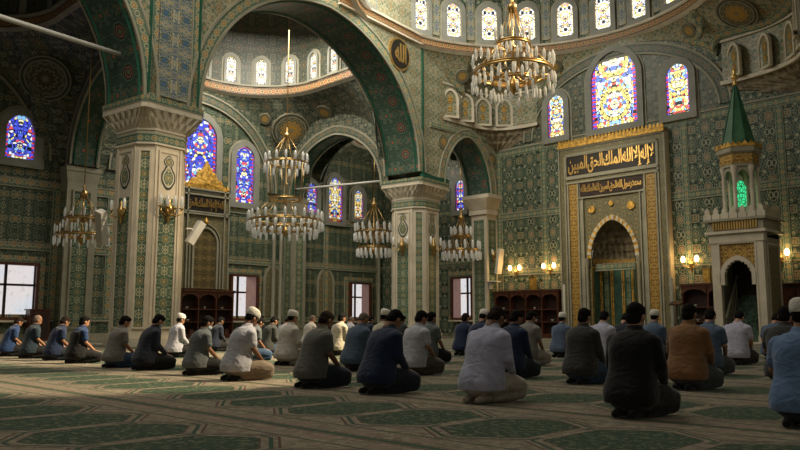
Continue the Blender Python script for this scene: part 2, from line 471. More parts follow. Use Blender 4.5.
# ------------------------------------------------------------------ qibla wall with an opening for the niche
m = MB()
NX0, NX1, NZ = -19.05, -15.95, 6.1
for a, b, z0, z1 in ((-33.2, NX0, 0, 18), (NX1, -7.6, 0, 18), (NX0, NX1, NZ, 18)):
    rect(m, FQ, a, b, z0, z1, 0)
wall_front = struct('wall_front', m, 'tile', 'tall green arabesque tiled wall behind the gold prayer niche', 'wall')
# tile frame bands on that wall (nave part)
m = MB()
for z in (6.1, 9.45): rect(m, FQ, -24.2, -7.7, z, z + .3, .03, 0, 'h')
rect(m, FQ, -24.2, -7.7, 3.2, 3.44, .03, 0, 'h')
for x in (-24.05, -21.25, -13.95, -10.0): rect(m, FQ, x - .15, x + .15, .9, 9.45, .032, 0, 'v')
struct('border_band', m, 'b_green', '', '', wall_front)
m = MB()
for z in (9.78,): rect(m, FQ, -24.2, -7.7, z, z + .07, .06)
for z in (6.06, 6.42, 3.16, 3.46): rect(m, FQ, -24.2, -7.7, z, z + .03, .045)
rect(m, FQ, -24.2, -7.7, .0, .35, .05)
struct('moulding', m, 'stone_dim', '', '', wall_front)
m = MB()
rect(m, FQ, -33, -25.3, 3.9, 4.12, .03, 0, 'h'); rect(m, FQ, -33, -25.3, 6.7, 6.95, .03, 0, 'h')
struct('border_band', m, 'b_green', '', '', wall_front)
# tympanum arch
CX = -17.1; TA, TH_, TZ = 5.25, 3.7, 10.0
m = MB(); arch_band(m, FQ, CX, TZ, TA - .42, TH_ - .42, 0, .42, .07, e=.02); struct('arch_band', m, 'b_grey', '', '', wall_front)
m = MB(); arch_band(m, FQ, CX, TZ, TA, TH_, 0, .08, .10, e=.02); arch_band(m, FQ, CX, TZ, TA - .5, TH_ - .5, 0, .08, .10, e=.02)
struct('arch_moulding', m, 'stone_dim', '', '', wall_front)
m = MB()
# grey upper field inside the tympanum
arch_fill(m, FQ, CX, 9.85, TZ, TA - .5, TH_ - .5, .012, e=.02, n=28)
struct('upper_field', m, 'tile_grey', '', '', wall_front)
stained(FQ, -17.2, 9.95, 13.55, 2.35, 'warm', 1.5, 'large central stained glass window with round rosette above the gold prayer niche', 1, .3)
stained(FQ, -20.4, 9.98, 12.1, .95, 'warm', 1.3, 'narrow stained glass window left of the large rosette window above the niche', 4, .3)
stained(FQ, -14.1, 9.92, 12.2, 1.05, 'warm', 1.4, 'narrow stained glass window right of the large rosette window above the niche', 7, .3)
stained(FQ, -26.7, 6.9, 8.6, .62, 'blue', .9, 'small stained glass window seen through the narrow arch right of the central pillar', 9, .26)
lower_window(FQ, -26.55, 1.0, 3.15, 1.35, 'wood framed lower window seen through the narrow arch beyond the central pillar', -1)

# ------------------------------------------------------------------ left wall
m = MB(); rect(m, FL, -5, YQ, 0, 18, 0); wall_left = struct('wall_left', m, 'tile_fine', 'green tiled side wall with tall stained glass windows', 'wall')
m = MB()
for z in (6.35,): rect(m, FL, -5, YQ, z, z + .3, .03, 0, 'h')
rect(m, FL, -5, YQ, 3.75, 3.97, .03, 0, 'h'); rect(m, FL, -5, YQ, 0.85, 1.0, .03, 0, 'h')
for y in (7.4, 8.6, 12.6, 15.0, 17.6, 24.8, 27.6, 31.7): rect(m, FL, y - .15, y + .15, 1.0, 6.35, .032, 0, 'v')
struct('border_band', m, 'b_cream', '', '', wall_left)
m = MB()
for z in (6.32, 6.66, 3.72, 3.98, .8): rect(m, FL, -5, YQ, z, z + .05, .05)
rect(m, FL, -5, YQ, 0, .3, .06)
struct('moulding', m, 'stone_dim', '', '', wall_left)
for yc, nm in ((19.4, 0), (7.6, 1)):
    m = MB(); arch_band(m, FL, yc, 7.6, 4.15, 4.1, 0, .42, .10, e=.06); struct('arch_band', m, 'b_grey', '', '', wall_left)
    m = MB(); arch_band(m, FL, yc, 7.6, 4.57, 4.52, 0, .08, .14, e=.06); arch_band(m, FL, yc, 7.6, 4.07, 4.02, 0, .08, .14, e=.06); struct('arch_moulding', m, 'stone_dim', '', '', wall_left)
# tall pointed panels with a medallion on the left wall
for y0, z0, zs, a in ((9.2, 3.95, 5.0, .0), (24.0, 1.1, 2.9, .5), (27.6, 1.1, 2.9, .5), (13.0, 1.1, 3, 0)):
    if a:
        m = MB(); arch_band(m, FL, y0, zs, a, .8, 0, .14, .05, zb=z0); struct('niche_outline', m, 'stone_dim', '', '', wall_left)
        m = MB(); arch_fill(m, FL, y0, z0, zs, a, .8, .02); struct('niche_panel', m, 'tile_mihrab', '', '', wall_left)
stained(FL, 19.4, 7.4, 10.85, 1.75, 'blue', 1.15, 'tall blue and red stained glass window above the gilded wall niche', 2, .3)
stained(FL, 22.0, 6.9, 9.85, 1.12, 'blue', 1.1, 'narrow blue stained glass window just left of the tiered chandelier', 3, .3)
stained(FL, 16.8, 6.9, 9.85, 1.12, 'blue', 1.0, 'narrow blue stained glass window hidden behind the left pillar', 3, .3)
stained(FL, 10.97, 7.5, 9.35, 1.15, 'blue', .9, 'arched stained glass window at the far left of the picture', 5, .34)
stained(FL, 7.6, 7.4, 10.85, 1.75, 'blue', 1.0, 'tall stained glass window just outside the left edge', 2, .3)
stained(FL, 26.45, 6.85, 8.5, .75, 'blue', .8, 'small blue stained glass window, first of three in the far aisle bay', 6, .24)
stained(FL, 28.2, 6.5, 9.05, 1.05, 'warm', .85, 'taller middle stained glass window of three in the far aisle bay', 6, .24)
stained(FL, 30.0, 6.85, 8.55, .75, 'warm', .75, 'small stained glass window nearest the corner in the far aisle bay', 8, .24)
lower_window(FL, 10.75, .95, 3.1, 2.3, 'wide dark framed lower window at the left edge with daylight outside', 0)
lower_window(FL, 22.1, .95, 3.1, 1.5, 'dark framed lower window with folded shutter right of the bookcase', 1)
lower_window(FL, 30.1, .95, 3.0, 1.45, 'dark framed lower window with folded shutter beside the far corner', 1)
lower_window(FL, 5.5, .95, 3.1, 2.0, 'dark framed lower window outside the left edge', 0)

# ------------------------------------------------------------------ pillars
def octo(h, c):   # half width, chamfer leg
    k = h - c
    return [(h, -k), (h, k), (k, h), (-k, h), (-h, k), (-h, -k), (-k, -h), (k, -h)]
def prism(mb, poly, z0, z1, poly1=None, cap=True):
    poly1 = poly1 or poly; n = len(poly); acc = 0
    for i in range(n):
        j = (i + 1) % n; L = sqrt((poly[j][0] - poly[i][0]) ** 2 + (poly[j][1] - poly[i][1]) ** 2)
        mb.face([(*poly[i], z0), (*poly[j], z0), (*poly1[j], z1), (*poly1[i], z1)], [(acc, 0), (acc + L, 0), (acc + L, z1 - z0), (acc, z1 - z0)]); acc += L
    if cap:
        mb.face([(*p, z1) for p in poly1]); mb.face([(*p, z0) for p in poly])
def pillar(name, label, c, rz, hw, zt, group=None):
    t = thing(name, label, 'pillar', (c[0], c[1], 0), rz, group)
    ch = hw * .43
    z = lambda q: q * zt / 7.85
    m = MB(); prism(m, octo(hw + .14, ch + .04), 0, .28); prism(m, octo(hw + .07, ch + .02), .28, .42); m.obj('base', 'stone', t)
    m = MB(); prism(m, octo(hw, ch), .42, z(6.42)); m.obj('shaft', 'stone', t)
    m = MB(); prism(m, octo(hw + .04, ch), z(6.45), z(6.85)); m.obj('neck_band', 'b_green', t)
    m = MB(); prism(m, octo(hw + .06, ch), z(6.40), z(6.46)); prism(m, octo(hw + .06, ch), z(6.85), z(6.91))
    top = hw + .27
    prism(m, octo(hw + .02, ch), z(6.9), z(7.48), octo(top - .08, ch * .4)); prism(m, octo(top, ch * .3), z(7.48), z(7.66)); m.obj('capital', 'stone', t)
    # muqarnas prongs round the capital
    m = MB()
    base = octo(hw + .03, ch); tp = octo(top - .04, ch * .35)
    for i in range(8):
        j = (i + 1) % 8; L = sqrt((base[j][0] - base[i][0]) ** 2 + (base[j][1] - base[i][1]) ** 2)
        n = max(2, round(L / .2))
        for k in range(n):
            for lev, (za, zb_, fa) in enumerate(((6.92, 7.22, .12), (7.15, 7.5, .5))):
                u0 = (k + .5 * lev) / n; u1 = (k + 1 + .5 * lev) / n; u1 = min(u1, 1); um = (u0 + u1) / 2
                def P(u, f, zz): 
                    return Vector((base[i][0] * (1 - u) + base[j][0] * u, base[i][1] * (1 - u) + base[j][1] * u, 0)) * (1 - f) + Vector((tp[i][0] * (1 - u) + tp[j][0] * u, tp[i][1] * (1 - u) + tp[j][1] * u, 0)) * f + Vector((0, 0, zz))
                f1 = fa + .5
                a = P(u0, min(1, f1), z(zb_)); b = P(u1, min(1, f1), z(zb_)); e = P(um, fa, z(za)) ; q = P(um, min(1.05, f1 + .05), z(zb_))
                out = Vector((q.x, q.y, 0)).normalized() * .06
                m.face([a, e, q + out]); m.face([q + out, e, b]); m.face([a, q + out, b])
    m.obj('muqarnas', 'stone', t)
    m = MB(); prism(m, octo(top + .02, ch * .3), z(7.66), z(7.85)); m.obj('abacus_band', 'b_green', t)
    # tile panels, wide and narrow faces
    w = hw - ch
    for k in range(8):
        a = k * pi / 4
        wide = k % 2 == 0
        dist = hw if wide else (sqrt(2) * (hw - ch / 2))
        n = (cos(a), sin(a)); d = (-sin(a), cos(a)); fr = Fr((n[0] * dist, n[1] * dist), d, n)
        hwid = w if wide else ch / sqrt(2)
        pw = hwid * (.60 if wide else .5)
        m = MB(); rect(m, fr, -pw, pw, .62, z(6.18), .015, 0); m.obj('tile_panel', 'tile_panel', t)
        m = MB(); frame_rect(m, fr, -pw - .06, pw + .06, .56, z(6.24), .06, .05, 0)
        if wide:
            rect(m, fr, -hwid + .02, -hwid + .10, .42, z(6.35), .04); rect(m, fr, hwid - .10, hwid - .02, .42, z(6.35), .04)
        m.obj('panel_moulding', 'stone', t)
        if wide:
            m = MB(); rect(m, fr, -pw, pw, z(4.72), z(6.18), .02, .015); m.obj('medallion_field', 'stone', t)
            cz = z(5.38)
            def lobes(kx, kz, f):
                pts = []
                for i in range(64):
                    q = 2 * pi * i / 64; r = f * (1 + .09 * abs(cos(2 * q)))
                    x, y = r * cos(q) * kx, r * sin(q) * kz
                    if sin(q) > .8: y += (sin(q) - .8) * kz * .9
                    pts.append((x, y))
                return pts
            for nm, mt_, f, o in (('medallion', 'navy_enamel', 1, .03), ('medallion_field', 'stone', .80, .034), ('medallion_rosette', 'tile_panel', .66, .038)):
                m = MB()
                for zo, kx, kz in ((0, pw * .80, .36), (.52, pw * .55, .17)):
                    P = lobes(kx, kz, f)
                    for i in range(64): m.face([fr.p(0, cz + zo, o), fr.p(P[i][0], cz + zo + P[i][1], o), fr.p(P[(i + 1) % 64][0], cz + zo + P[(i + 1) % 64][1], o)], [(0, 0), (P[i][0], P[i][1]), (P[(i + 1) % 64][0], P[(i + 1) % 64][1])])
                m.obj(nm, mt_, t)
    return t
A = (-23.2, 11.85); B = (-25.2, 26.7); C = (-24.95, 32.0)
ZS = 7.85
ANG = atan2(B[1] - A[1], B[0] - A[0]) - pi / 2
pillar('pillar', 'broad octagonal marble pillar with green tile panels at left, nearest the camera', A, ANG, .92, ZS, 'marble pillars of the arcade')
pillar('pillar', 'octagonal marble pillar with green tile panels in the middle of the picture', B, ANG, .97, 7.55, 'marble pillars of the arcade')
A0 = (A[0] + (A[0] - B[0]), A[1] + (A[1] - B[1]))
pillar('pillar', 'marble pillar of the arcade outside the left edge', A0, ANG, .92, ZS, 'marble pillars of the arcade')

# corner pilaster against the front wall
t = thing('corner_pilaster', 'slim marble pilaster with green tile panel at the corner right of the narrow arch', 'pilaster', (-24.75, 31.55, 0))
m = MB(); m.box((0, 0, 3.2), (1.0, .9, 6.4)); m.obj('shaft', 'stone', t)
m = MB(); m.box((0, 0, 6.5), (1.2, 1.1, .25)); prism(m, octo(.55, .05), 6.6, 7.2, octo(.85, .05)); m.box((0, 0, 7.3), (1.75, 1.5, .2)); m.obj('capital', 'stone', t)
lf = Fr((.5, 0), (0, 1), (1, 0)); m = MB(); rect(m, lf, -.3, .3, .5, 6.1, .02); 
lf2 = Fr((0, -.45), (1, 0), (0, -1)); rect(m, lf2, -.33, .33, .5, 6.1, .02); m.obj('tile_panel', 'tile_panel', t)

# ------------------------------------------------------------------ arcade walls
def arcade(P0, P1, hw, zs, H, ztop, T, mat_f, label, e=.05, top=None, name='wall_arcade', bandm='b_cream', w=.42, inset=0.0, sides=(1, -1), soff='tile_soffit', S0=None, AA=None):
    dx, dy = P1[0] - P0[0], P1[1] - P0[1]; L = sqrt(dx * dx + dy * dy); d = (dx / L, dy / L); n = (d[1], -d[0])
    fr = Fr(P0, d, n); a = AA or L / 2 - hw; s0 = S0 or L / 2
    cur = [(0, 0)] + [(s0 + x, z) for x, z in arch(a, H, 48, e)] + [(L, 0)]
    m = MB()
    for sd in sides:
        o = sd * T / 2
        m.grid([[fr.p(s, zs + z, o) for s, z in cur], [fr.p(s, ztop, o) for s, z in cur]], [[(s, zs + z) for s, z in cur], [(s, ztop) for s, z in cur]])
    root = struct(name, m, mat_f, label, 'wall')
    m = MB(); A_ = cur[1:-1]; acc = [0]
    for i in range(1, len(A_)): acc.append(acc[-1] + sqrt((A_[i][0] - A_[i - 1][0]) ** 2 + (A_[i][1] - A_[i - 1][1]) ** 2))
    m.grid([[fr.p(s, zs + z, -T / 2) for s, z in A_], [fr.p(s, zs + z, T / 2) for s, z in A_]], [[(q, 0) for q in acc], [(q, T) for q in acc]])
    m.face([fr.p(0, zs, -T / 2), fr.p(s0 - a, zs, -T / 2), fr.p(s0 - a, zs, T / 2), fr.p(0, zs, T / 2)])
    m.face([fr.p(L, zs, -T / 2), fr.p(s0 + a, zs, -T / 2), fr.p(s0 + a, zs, T / 2), fr.p(L, zs, T / 2)])
    m.face([fr.p(0, ztop, -T / 2), fr.p(L, ztop, -T / 2), fr.p(L, ztop, T / 2), fr.p(0, ztop, T / 2)])
    struct('soffit', m, soff, '', '', root)
    m = MB(); m2 = MB()
    for sd in sides:
        f2 = Fr((P0[0] + n[0] * sd * T / 2, P0[1] + n[1] * sd * T / 2), d, (n[0] * sd, n[1] * sd))
        arch_band(m, f2, s0, zs, a, H, .08, .08 + w, .05, e=e, n=48)
        arch_band(m2, f2, s0, zs, a, H, 0, .09, .08, e=e, n=48); arch_band(m2, f2, s0, zs, a, H, .07 + w, .16 + w, .08, e=e, n=48)
    struct('arch_band', m, bandm, '', '', root); struct('arch_moulding', m2, 'stone_dim', '', '', root)
    # soffit edge mouldings, part way in
    m = MB()
    for q in (-.42, .42):
        P = [[fr.p(s, zs + z - .0, (q - .03) * T) for s, z in A_], [fr.p(s + (0.05 if s < s0 else -.05) * (abs(s - s0) / a), zs + z - .05 * (z / H), q * T) for s, z in A_], [fr.p(s, zs + z, (q + .03) * T) for s, z in A_]]
        m.grid(P)
    struct('soffit_moulding', m, 'greenline', '', '', root)
    return fr, s0, a, root
frAB, sAB, aAB, wAB = arcade(A, B, 1.12, ZS, 5.85, 18, 2.0, 'tile_cream', 'great arch wall between the left and central pillars')
frA0, sA0, aA0, wA0 = arcade(A0, A, 1.12, ZS, 5.85, 18, 2.0, 'tile_cream', 'arch wall running off the left edge from the left pillar')
frBC, sBC, aBC, wBC = arcade((-25.0, B[1]), C, .0, 7.4, 2.75, 14.2, 1.6, 'tile_cream', 'wall with a narrow arch between the central pillar and the corner', e=.12, w=.32, S0=2.85, AA=1.8)
# upright tile strips on the wall above the pillars
for cpt, zz, wdt, mt_, lab in ((A, 8.0, .62, 'tile_blue', ''), (B, 7.75, .0, '', '')):
    f2 = Fr((cpt[0] + frAB.n[0] * 1.0, cpt[1] + frAB.n[1] * 1.0), frAB.d, frAB.n)
    par = wAB
    if wdt:
        m = MB(); rect(m, f2, -wdt, wdt, zz, 15.0, .05); struct('tile_strip', m, mt_, '', '', par)
        m = MB()
        for q in (-1, 1): rect(m, f2, q * (wdt + .17) - .12, q * (wdt + .17) + .12, zz, 15.0, .05, 0, 'v')
        struct('border_band', m, 'b_cream', '', '', par)
        m = MB()
        for q in (-1, 1): rect(m, f2, q * (wdt + .34) - .04, q * (wdt + .34) + .04, zz, 15.0, .08)
        struct('green_moulding', m, 'greenline', '', '', par)
    else:
        m = MB(); rect(m, f2, -.85, -.74, zz, 14.05, .07); rect(m, f2, -1.0, 1.2, zz - .25, zz, .2); struct('green_moulding', m, 'greenline', '', '', par)
# red and gold cornice along the top of the great arch wall
m = MB(); rect(m, frAB, 8.0, 15.0, 14.1, 14.42, 1.14, 1.0, 'h'); struct('cornice', m, 'b_red', '', '', wAB)
m = MB(); rect(m, frAB, 8.0, 15.0, 14.02, 14.10, 1.2, 1.0); rect(m, frAB, 8.0, 15.0, 14.42, 14.52, 1.24, 1.0); struct('cornice_moulding', m, 'stone', '', '', wAB)

# transverse arches across the aisle
frT, sT, aT, wT = arcade((XL, 25.1), (-26.2, 26.2), .42, 7.45, 3.0, 12.6, .95, 'tile_grey', 'cross arch of the aisle from the central pillar to the side wall', e=.12, w=.34, bandm='b_grey')
frT1, sT1, aT1, wT1 = arcade((XL, 13.4), (-24.2, 13.1), .85, 7.45, 3.6, 12.6, 1.1, 'tile_grey', 'cross arch of the aisle beside the left pillar', e=.12, w=.34, bandm='b_grey')
for yy, lab in ((13.4, 'pale wall pilaster with a green tile panel behind the left pillar'), (26.3, 'pale wall pilaster with a green tile panel behind the tiered chandelier')):
    t = thing('wall_pilaster', lab, 'pilaster', (XL + .36, yy if yy < 20 else 25.15, 0))
    hw_ = .65 if yy < 20 else .46
    m = MB(); m.box((0, 0, 3.4), (.7, 2 * hw_, 6.8)); m.obj('shaft', 'stone_dim', t)
    m = MB(); m.box((.02, 0, 7.3), (.8, 2 * hw_ + .2, .2)); prism(m, [(.35, -hw_), (.35, hw_), (-.35, hw_), (-.35, -hw_)], 6.7, 7.2, [(.4, -hw_ - .08), (.4, hw_ + .08), (-.35, hw_ + .08), (-.35, -hw_ - .08)]); m.obj('capital', 'stone_dim', t)
    lf = Fr((.35, 0), (0, 1), (1, 0)); hp_ = .52 * hw_; m = MB(); rect(m, lf, -hp_, hp_, .6, 6.3, .02); m.obj('tile_panel', 'tile_panel', t)
    m = MB(); frame_rect(m, lf, -hp_ - .08, hp_ + .08, .5, 6.4, .08, .05); m.obj('panel_moulding', 'stone_dim', t)
    lf = Fr((0, -hw_), (1, 0), (0, -1)); m = MB(); rect(m, lf, -.2, .2, .6, 6.3, .02); m.obj('tile_panel', 'tile_panel', t)
# thin wall columns of the aisle
for yy, lab in ((23.9, 'slender pale column on the side wall left of the cross arch'), (24.35, 'slender pale column on the side wall beside the wall pilaster'), (31.6, 'slender pale column in the far corner of the aisle')):
    t = thing('wall_column', lab, 'column', (XL + .16, yy, 0))
    m = MB(); m.lathe([(.16, 0), (.16, .2), (.10, .3), (.10, 6.0), (.16, 6.2), (.18, 6.4)], n=12); m.obj('column_shaft', 'stone_dim', t, True)

# right-hand wall
m = MB(); FR = Fr((-7.7, 20), (0, 1), (-1, 0)); rect(m, FR, 9.5, 12, 0, 14.2, 0); wr = struct('wall_right', m, 'tile', 'dark tiled wall at the right edge', 'wall')
m = MB(); rect(m, FR, 9.6, 10.3, 0, 14, .15); struct('pilaster_strip', m, 'stone_dim', '', '', wr)

# ------------------------------------------------------------------ domes and pendentives
def roundel_mat(name, ground, petal, ring, core):
    M = Mat(name); x, y, _ = M.coords('UV'); r = hyp(x, y); th = ang(x, y)
    pet = r + (th * 12).cos() * .05
    n = M.noise(M.vec(r, (th * 6).pp(pi)), 4, 1, .5)
    c = M.mix(((n * 7).frac() - .5).abs().lt(.16), ground, petal)
    c = M.mix((pet - .66).abs().lt(.035), c, petal)
    c = M.mix(pet.lt(.54), c, core); c = M.mix((pet - .42).abs().lt(.04), c, petal); c = M.mix(pet.lt(.14), c, petal)
    c = M.mix(((r * 40 * 0 + th * 8).sin() * .035 + r).gt(.85), c, ground)
    c = M.mix((r - .80).abs().lt(.03), c, ring); c = M.mix(r.gt(.94), c, ring)
    return M.bsdf(c, .5, 0, None, .3)
MT['r_grey'] = roundel_mat('grey green rosette roundel', (.03, .05, .035), (.20, .19, .12), (.24, .23, .16), (.07, .06, .035))
MT['r_gold'] = roundel_mat('gold centred roundel', (.05, .06, .04), (.22, .19, .11), (.26, .24, .17), (.42, .23, .04))
MT['r_black'] = simple('black enamel disc', (.015, .012, .008), .35)
class Bay:
    def __init__(s, c, hx, hy, R, zr, low, pexp=None, bulge=.22):
        s.c = c; s.hx = hx; s.hy = hy; s.R = R; s.zr = zr; s.low = low; s.pe = pexp; s.bulge = bulge; s.clip = None; s.ext = None
    def rp(s, ph, k=1.0):
        if s.ext is None or cos(ph) <= 0: return s.R * k * cos(ph), s.R * k * sin(ph)
        q = abs(math.degrees(atan2(sin(ph), cos(ph)))); t = max(0, (90 - q) / 40)
        return s.ext * t, s.R * k * (1 if sin(ph) > 0 else -1)
    def ring(s, mb, prof, p0, p1, n=120):
        rows = []; U = []; acc = 0; last = None
        for r, z in prof:
            if last: acc += sqrt((r - last[0]) ** 2 + (z - last[1]) ** 2)
            last = (r, z); row = []
            for i in range(n + 1):
                x, y = s.rp(p0 + (p1 - p0) * i / n, r / s.R); row.append((s.c[0] + x, s.c[1] + y, z))
            rows.append(row); U.append([(i * 3.9 * s.R / n, acc) for i in range(n + 1)])
        mb.grid(rows, U)
    def per(s, ph):
        ca, sa = cos(ph), sin(ph)
        if s.pe:
            hx_, pe_ = (s.hx, s.pe) if ca <= 0 else (8.9, 5.0)
            r = (abs(ca / hx_) ** pe_ + abs(sa / s.hy) ** pe_) ** (-1 / pe_)
        else: r = min(s.hx / max(abs(ca), 1e-6), s.hy / max(abs(sa), 1e-6))
        x, y = r * ca, r * sa
        if s.clip and x > 0: x = min(x, s.clip(y))
        return x, y
    def P(s, ph, t):
        x, y = s.per(ph); z0 = s.low(x, y, s)
        X0, Y0 = s.rp(ph)
        k = t; q = 1 - (1 - k) ** 1.0
        b = s.bulge * sin(pi * k)
        kx = k - b * .8
        kx = max(0, min(1, kx))
        return Vector((s.c[0] + x * (1 - kx) + X0 * kx, s.c[1] + y * (1 - kx) + Y0 * kx, z0 * (1 - q) + s.zr * q))
    def surf(s, mb, p0=0, p1=2 * pi, n=160, nt=8):
        rows = []; U = []
        for j in range(nt + 1):
            rows.append([s.P(p0 + (p1 - p0) * i / n, j / nt) for i in range(n + 1)])
            U.append([((p0 + (p1 - p0) * i / n) * s.R, rows[-1][i].z * 1.1) for i in range(n + 1)])
        mb.grid(rows, U)
    def disc(s, mb, ph, t, r, off=.08):
        p = s.P(ph, t); e = .02
        du = (s.P(ph + e, t) - s.P(ph - e, t)).normalized(); dv = (s.P(ph, t + e) - s.P(ph, t - e)).normalized()
        n = du.cross(dv).normalized(); cen = Vector((s.c[0], s.c[1], p.z - 2))
        if n.dot(cen - p) < 0: n = -n
        dv = n.cross(du); p = p + n * off
        N = 32
        for i in range(N):
            a, b = 2 * pi * i / N, 2 * pi * (i + 1) / N
            q = [(0, 0), (cos(a), sin(a)), (cos(b), sin(b))]
            mb.face([p + du * x * r + dv * y * r for x, y in q], q)
            A1 = p + du * cos(a) * r + dv * sin(a) * r; B1 = p + du * cos(b) * r + dv * sin(b) * r
            mb.face([A1, B1, B1 - n * .3, A1 - n * .3], [(1, 0)] * 4)
def ring(mb, c, prof, p0=0, p1=2 * pi, n=96):
    rows = []; U = []; acc = 0; last = None
    for r, z in prof:
        if last: acc += sqrt((r - last[0]) ** 2 + (z - last[1]) ** 2)
        last = (r, z)
        rows.append([(c[0] + r * cos(p0 + (p1 - p0) * i / n), c[1] + r * sin(p0 + (p1 - p0) * i / n), z) for i in range(n + 1)])
        U.append([((p0 + (p1 - p0) * i / n) * prof[0][0], acc) for i in range(n + 1)])
    mb.grid(rows, U)
def arch_low(a, zs, H, floor_z, ay=None, zy=None, Hy=None, east=None):
    ay = ay or a; zy = zy or zs; Hy = Hy or H
    def f(x, y, s):
        if abs(y) / s.hy >= abs(x) / s.hx * .9999: q, aa, z0, h = abs(x), ay, zy, Hy
        else: q, aa, z0, h = abs(y), a, zs, H
        if east and x > 0 and not (abs(y) / s.hy >= abs(x) / s.hx * .9999): q, aa, z0, h = abs(y + east[0]), east[1], 7.85, east[2]
        z = z0 + h * sqrt(max(0, 1 - (q / aa) ** 2)) if q < aa else z0
        z = min(z, s.zr - .01)
        return max(z, floor_z)
    return f
# --- aisle bays
def aisle_bay(c, hx, hy, R, zr, low, nm, nwin, wst, bulge=.22, wh=1.35, domeh=3.2, ribs=False, wsz=.5, ext=None):
    bay = Bay(c, hx, hy, R, zr, low, None, bulge)
    bay.clip = lambda y: A[0] + (c[1] + y - A[1]) * (B[0] - A[0]) / (B[1] - A[1]) - 1.03 - c[0]
    a0, a1 = (math.radians(50), math.radians(310)) if ext else (0, 2 * pi)
    bay.ext = ext
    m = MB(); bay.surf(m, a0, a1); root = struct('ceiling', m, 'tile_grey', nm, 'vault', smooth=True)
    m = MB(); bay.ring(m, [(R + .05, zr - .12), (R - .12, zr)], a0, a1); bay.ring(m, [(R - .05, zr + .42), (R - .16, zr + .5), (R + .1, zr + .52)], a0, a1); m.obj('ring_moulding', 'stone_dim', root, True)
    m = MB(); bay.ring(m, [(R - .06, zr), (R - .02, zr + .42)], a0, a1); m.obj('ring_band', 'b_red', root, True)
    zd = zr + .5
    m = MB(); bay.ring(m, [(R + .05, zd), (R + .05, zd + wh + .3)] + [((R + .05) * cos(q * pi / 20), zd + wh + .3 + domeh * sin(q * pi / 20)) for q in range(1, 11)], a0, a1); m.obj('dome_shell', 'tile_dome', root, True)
    return bay, root, zd
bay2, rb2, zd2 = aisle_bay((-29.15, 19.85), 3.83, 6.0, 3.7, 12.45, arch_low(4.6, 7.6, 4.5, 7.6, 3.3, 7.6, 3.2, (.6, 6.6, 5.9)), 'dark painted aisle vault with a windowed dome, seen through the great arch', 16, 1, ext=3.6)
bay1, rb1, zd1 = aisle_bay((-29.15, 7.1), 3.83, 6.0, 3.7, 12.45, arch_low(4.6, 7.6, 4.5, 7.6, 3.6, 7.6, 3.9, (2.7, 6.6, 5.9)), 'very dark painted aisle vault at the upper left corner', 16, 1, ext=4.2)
bay3, rb3, zd3 = aisle_bay((-29.4, 29.45), 3.5, 2.5, 2.35, 10.9, arch_low(2.3, 8.6, 1.9, 8.6, 3.0, 8.6, 2.0), 'small dark vault of the far aisle bay under the cross arch', 12, 0, domeh=2.0, wh=1.0)
def dome_windows(c, R, z0, w, h, phis, kind, st, label, sur, par=None, seed=11):
    for i, ph in enumerate(phis):
        n = (-cos(ph), -sin(ph)); d = (-sin(ph) * -1, cos(ph) * -1)
        fr = Fr((c[0] + R * cos(ph), c[1] + R * sin(ph)), d, n)
        t = stained(fr, 0, z0, z0 + h, w, kind, st, label(i), seed, sur)
ords = ['first', 'second', 'third', 'fourth', 'fifth', 'sixth', 'seventh', 'eighth', 'ninth', 'tenth', 'eleventh', 'twelfth', 'thirteenth', 'fourteenth', 'fifteenth', 'sixteenth', 'seventeenth', 'eighteenth']
dome_windows((-29.15, 19.85), 3.74, zd2 + .08, .52, 1.35, [math.radians(a) for a in (212, 188, 164, 140, 116, 92)], 'pale', 1.35, lambda i: f'{ords[i]} small arched window from the left in the ring of the aisle dome', .14)
for q_, w_ in ((1.45, 'seventh'), (2.95, 'eighth')):
    stained(Fr((-29.15 + q_, 19.85 + 3.74), (1, 0), (0, -1)), 0, zd2 + .08, zd2 + 1.43, .52, 'pale', 1.35, f'{w_} small arched window from the left in the ring of the aisle dome', 11, .14)
# blind ribs in the left vault
for i in range(16):
    ph = 2 * pi * (i + .5) / 16; n = (-cos(ph), -sin(ph)); fr = Fr((-29.15 + 3.74 * cos(ph), 7.1 + 3.74 * sin(ph)), (-sin(ph), cos(ph)), n)
    m = MB(); arch_fill(m, fr, 0, zd1 + .1, zd1 + 1.3, .17, .2, .06); m.obj('blind_panel', 'stone_grey', rb1)
    fr = Fr((-29.4 + 2.38 * cos(ph), 29.45 + 2.38 * sin(ph)), (-sin(ph), cos(ph)), n)
    m = MB(); arch_fill(m, fr, 0, zd3 + .1, zd3 + .9, .12, .15, .05); m.obj('blind_panel', 'stone_grey', rb3)
m = MB(); bay2.disc(m, math.radians(123), .70, 1.0, .16); m.obj('roundel', 'r_gold', rb2)
m = MB(); bay2.disc(m, math.radians(99), .6, .45, .12); m.obj('roundel', 'r_gold', rb2)
m = MB(); bay2.disc(m, math.radians(138), .5, .3, .12); m.obj('roundel', 'r_gold', rb2)
m = MB(); bay1.disc(m, math.radians(123), .68, 1.0, .16); m.obj('roundel', 'r_grey', rb1)
m = MB(); bay3.disc(m, 2.4, .4, .6, .06); m.obj('roundel', 'r_grey', rb3)

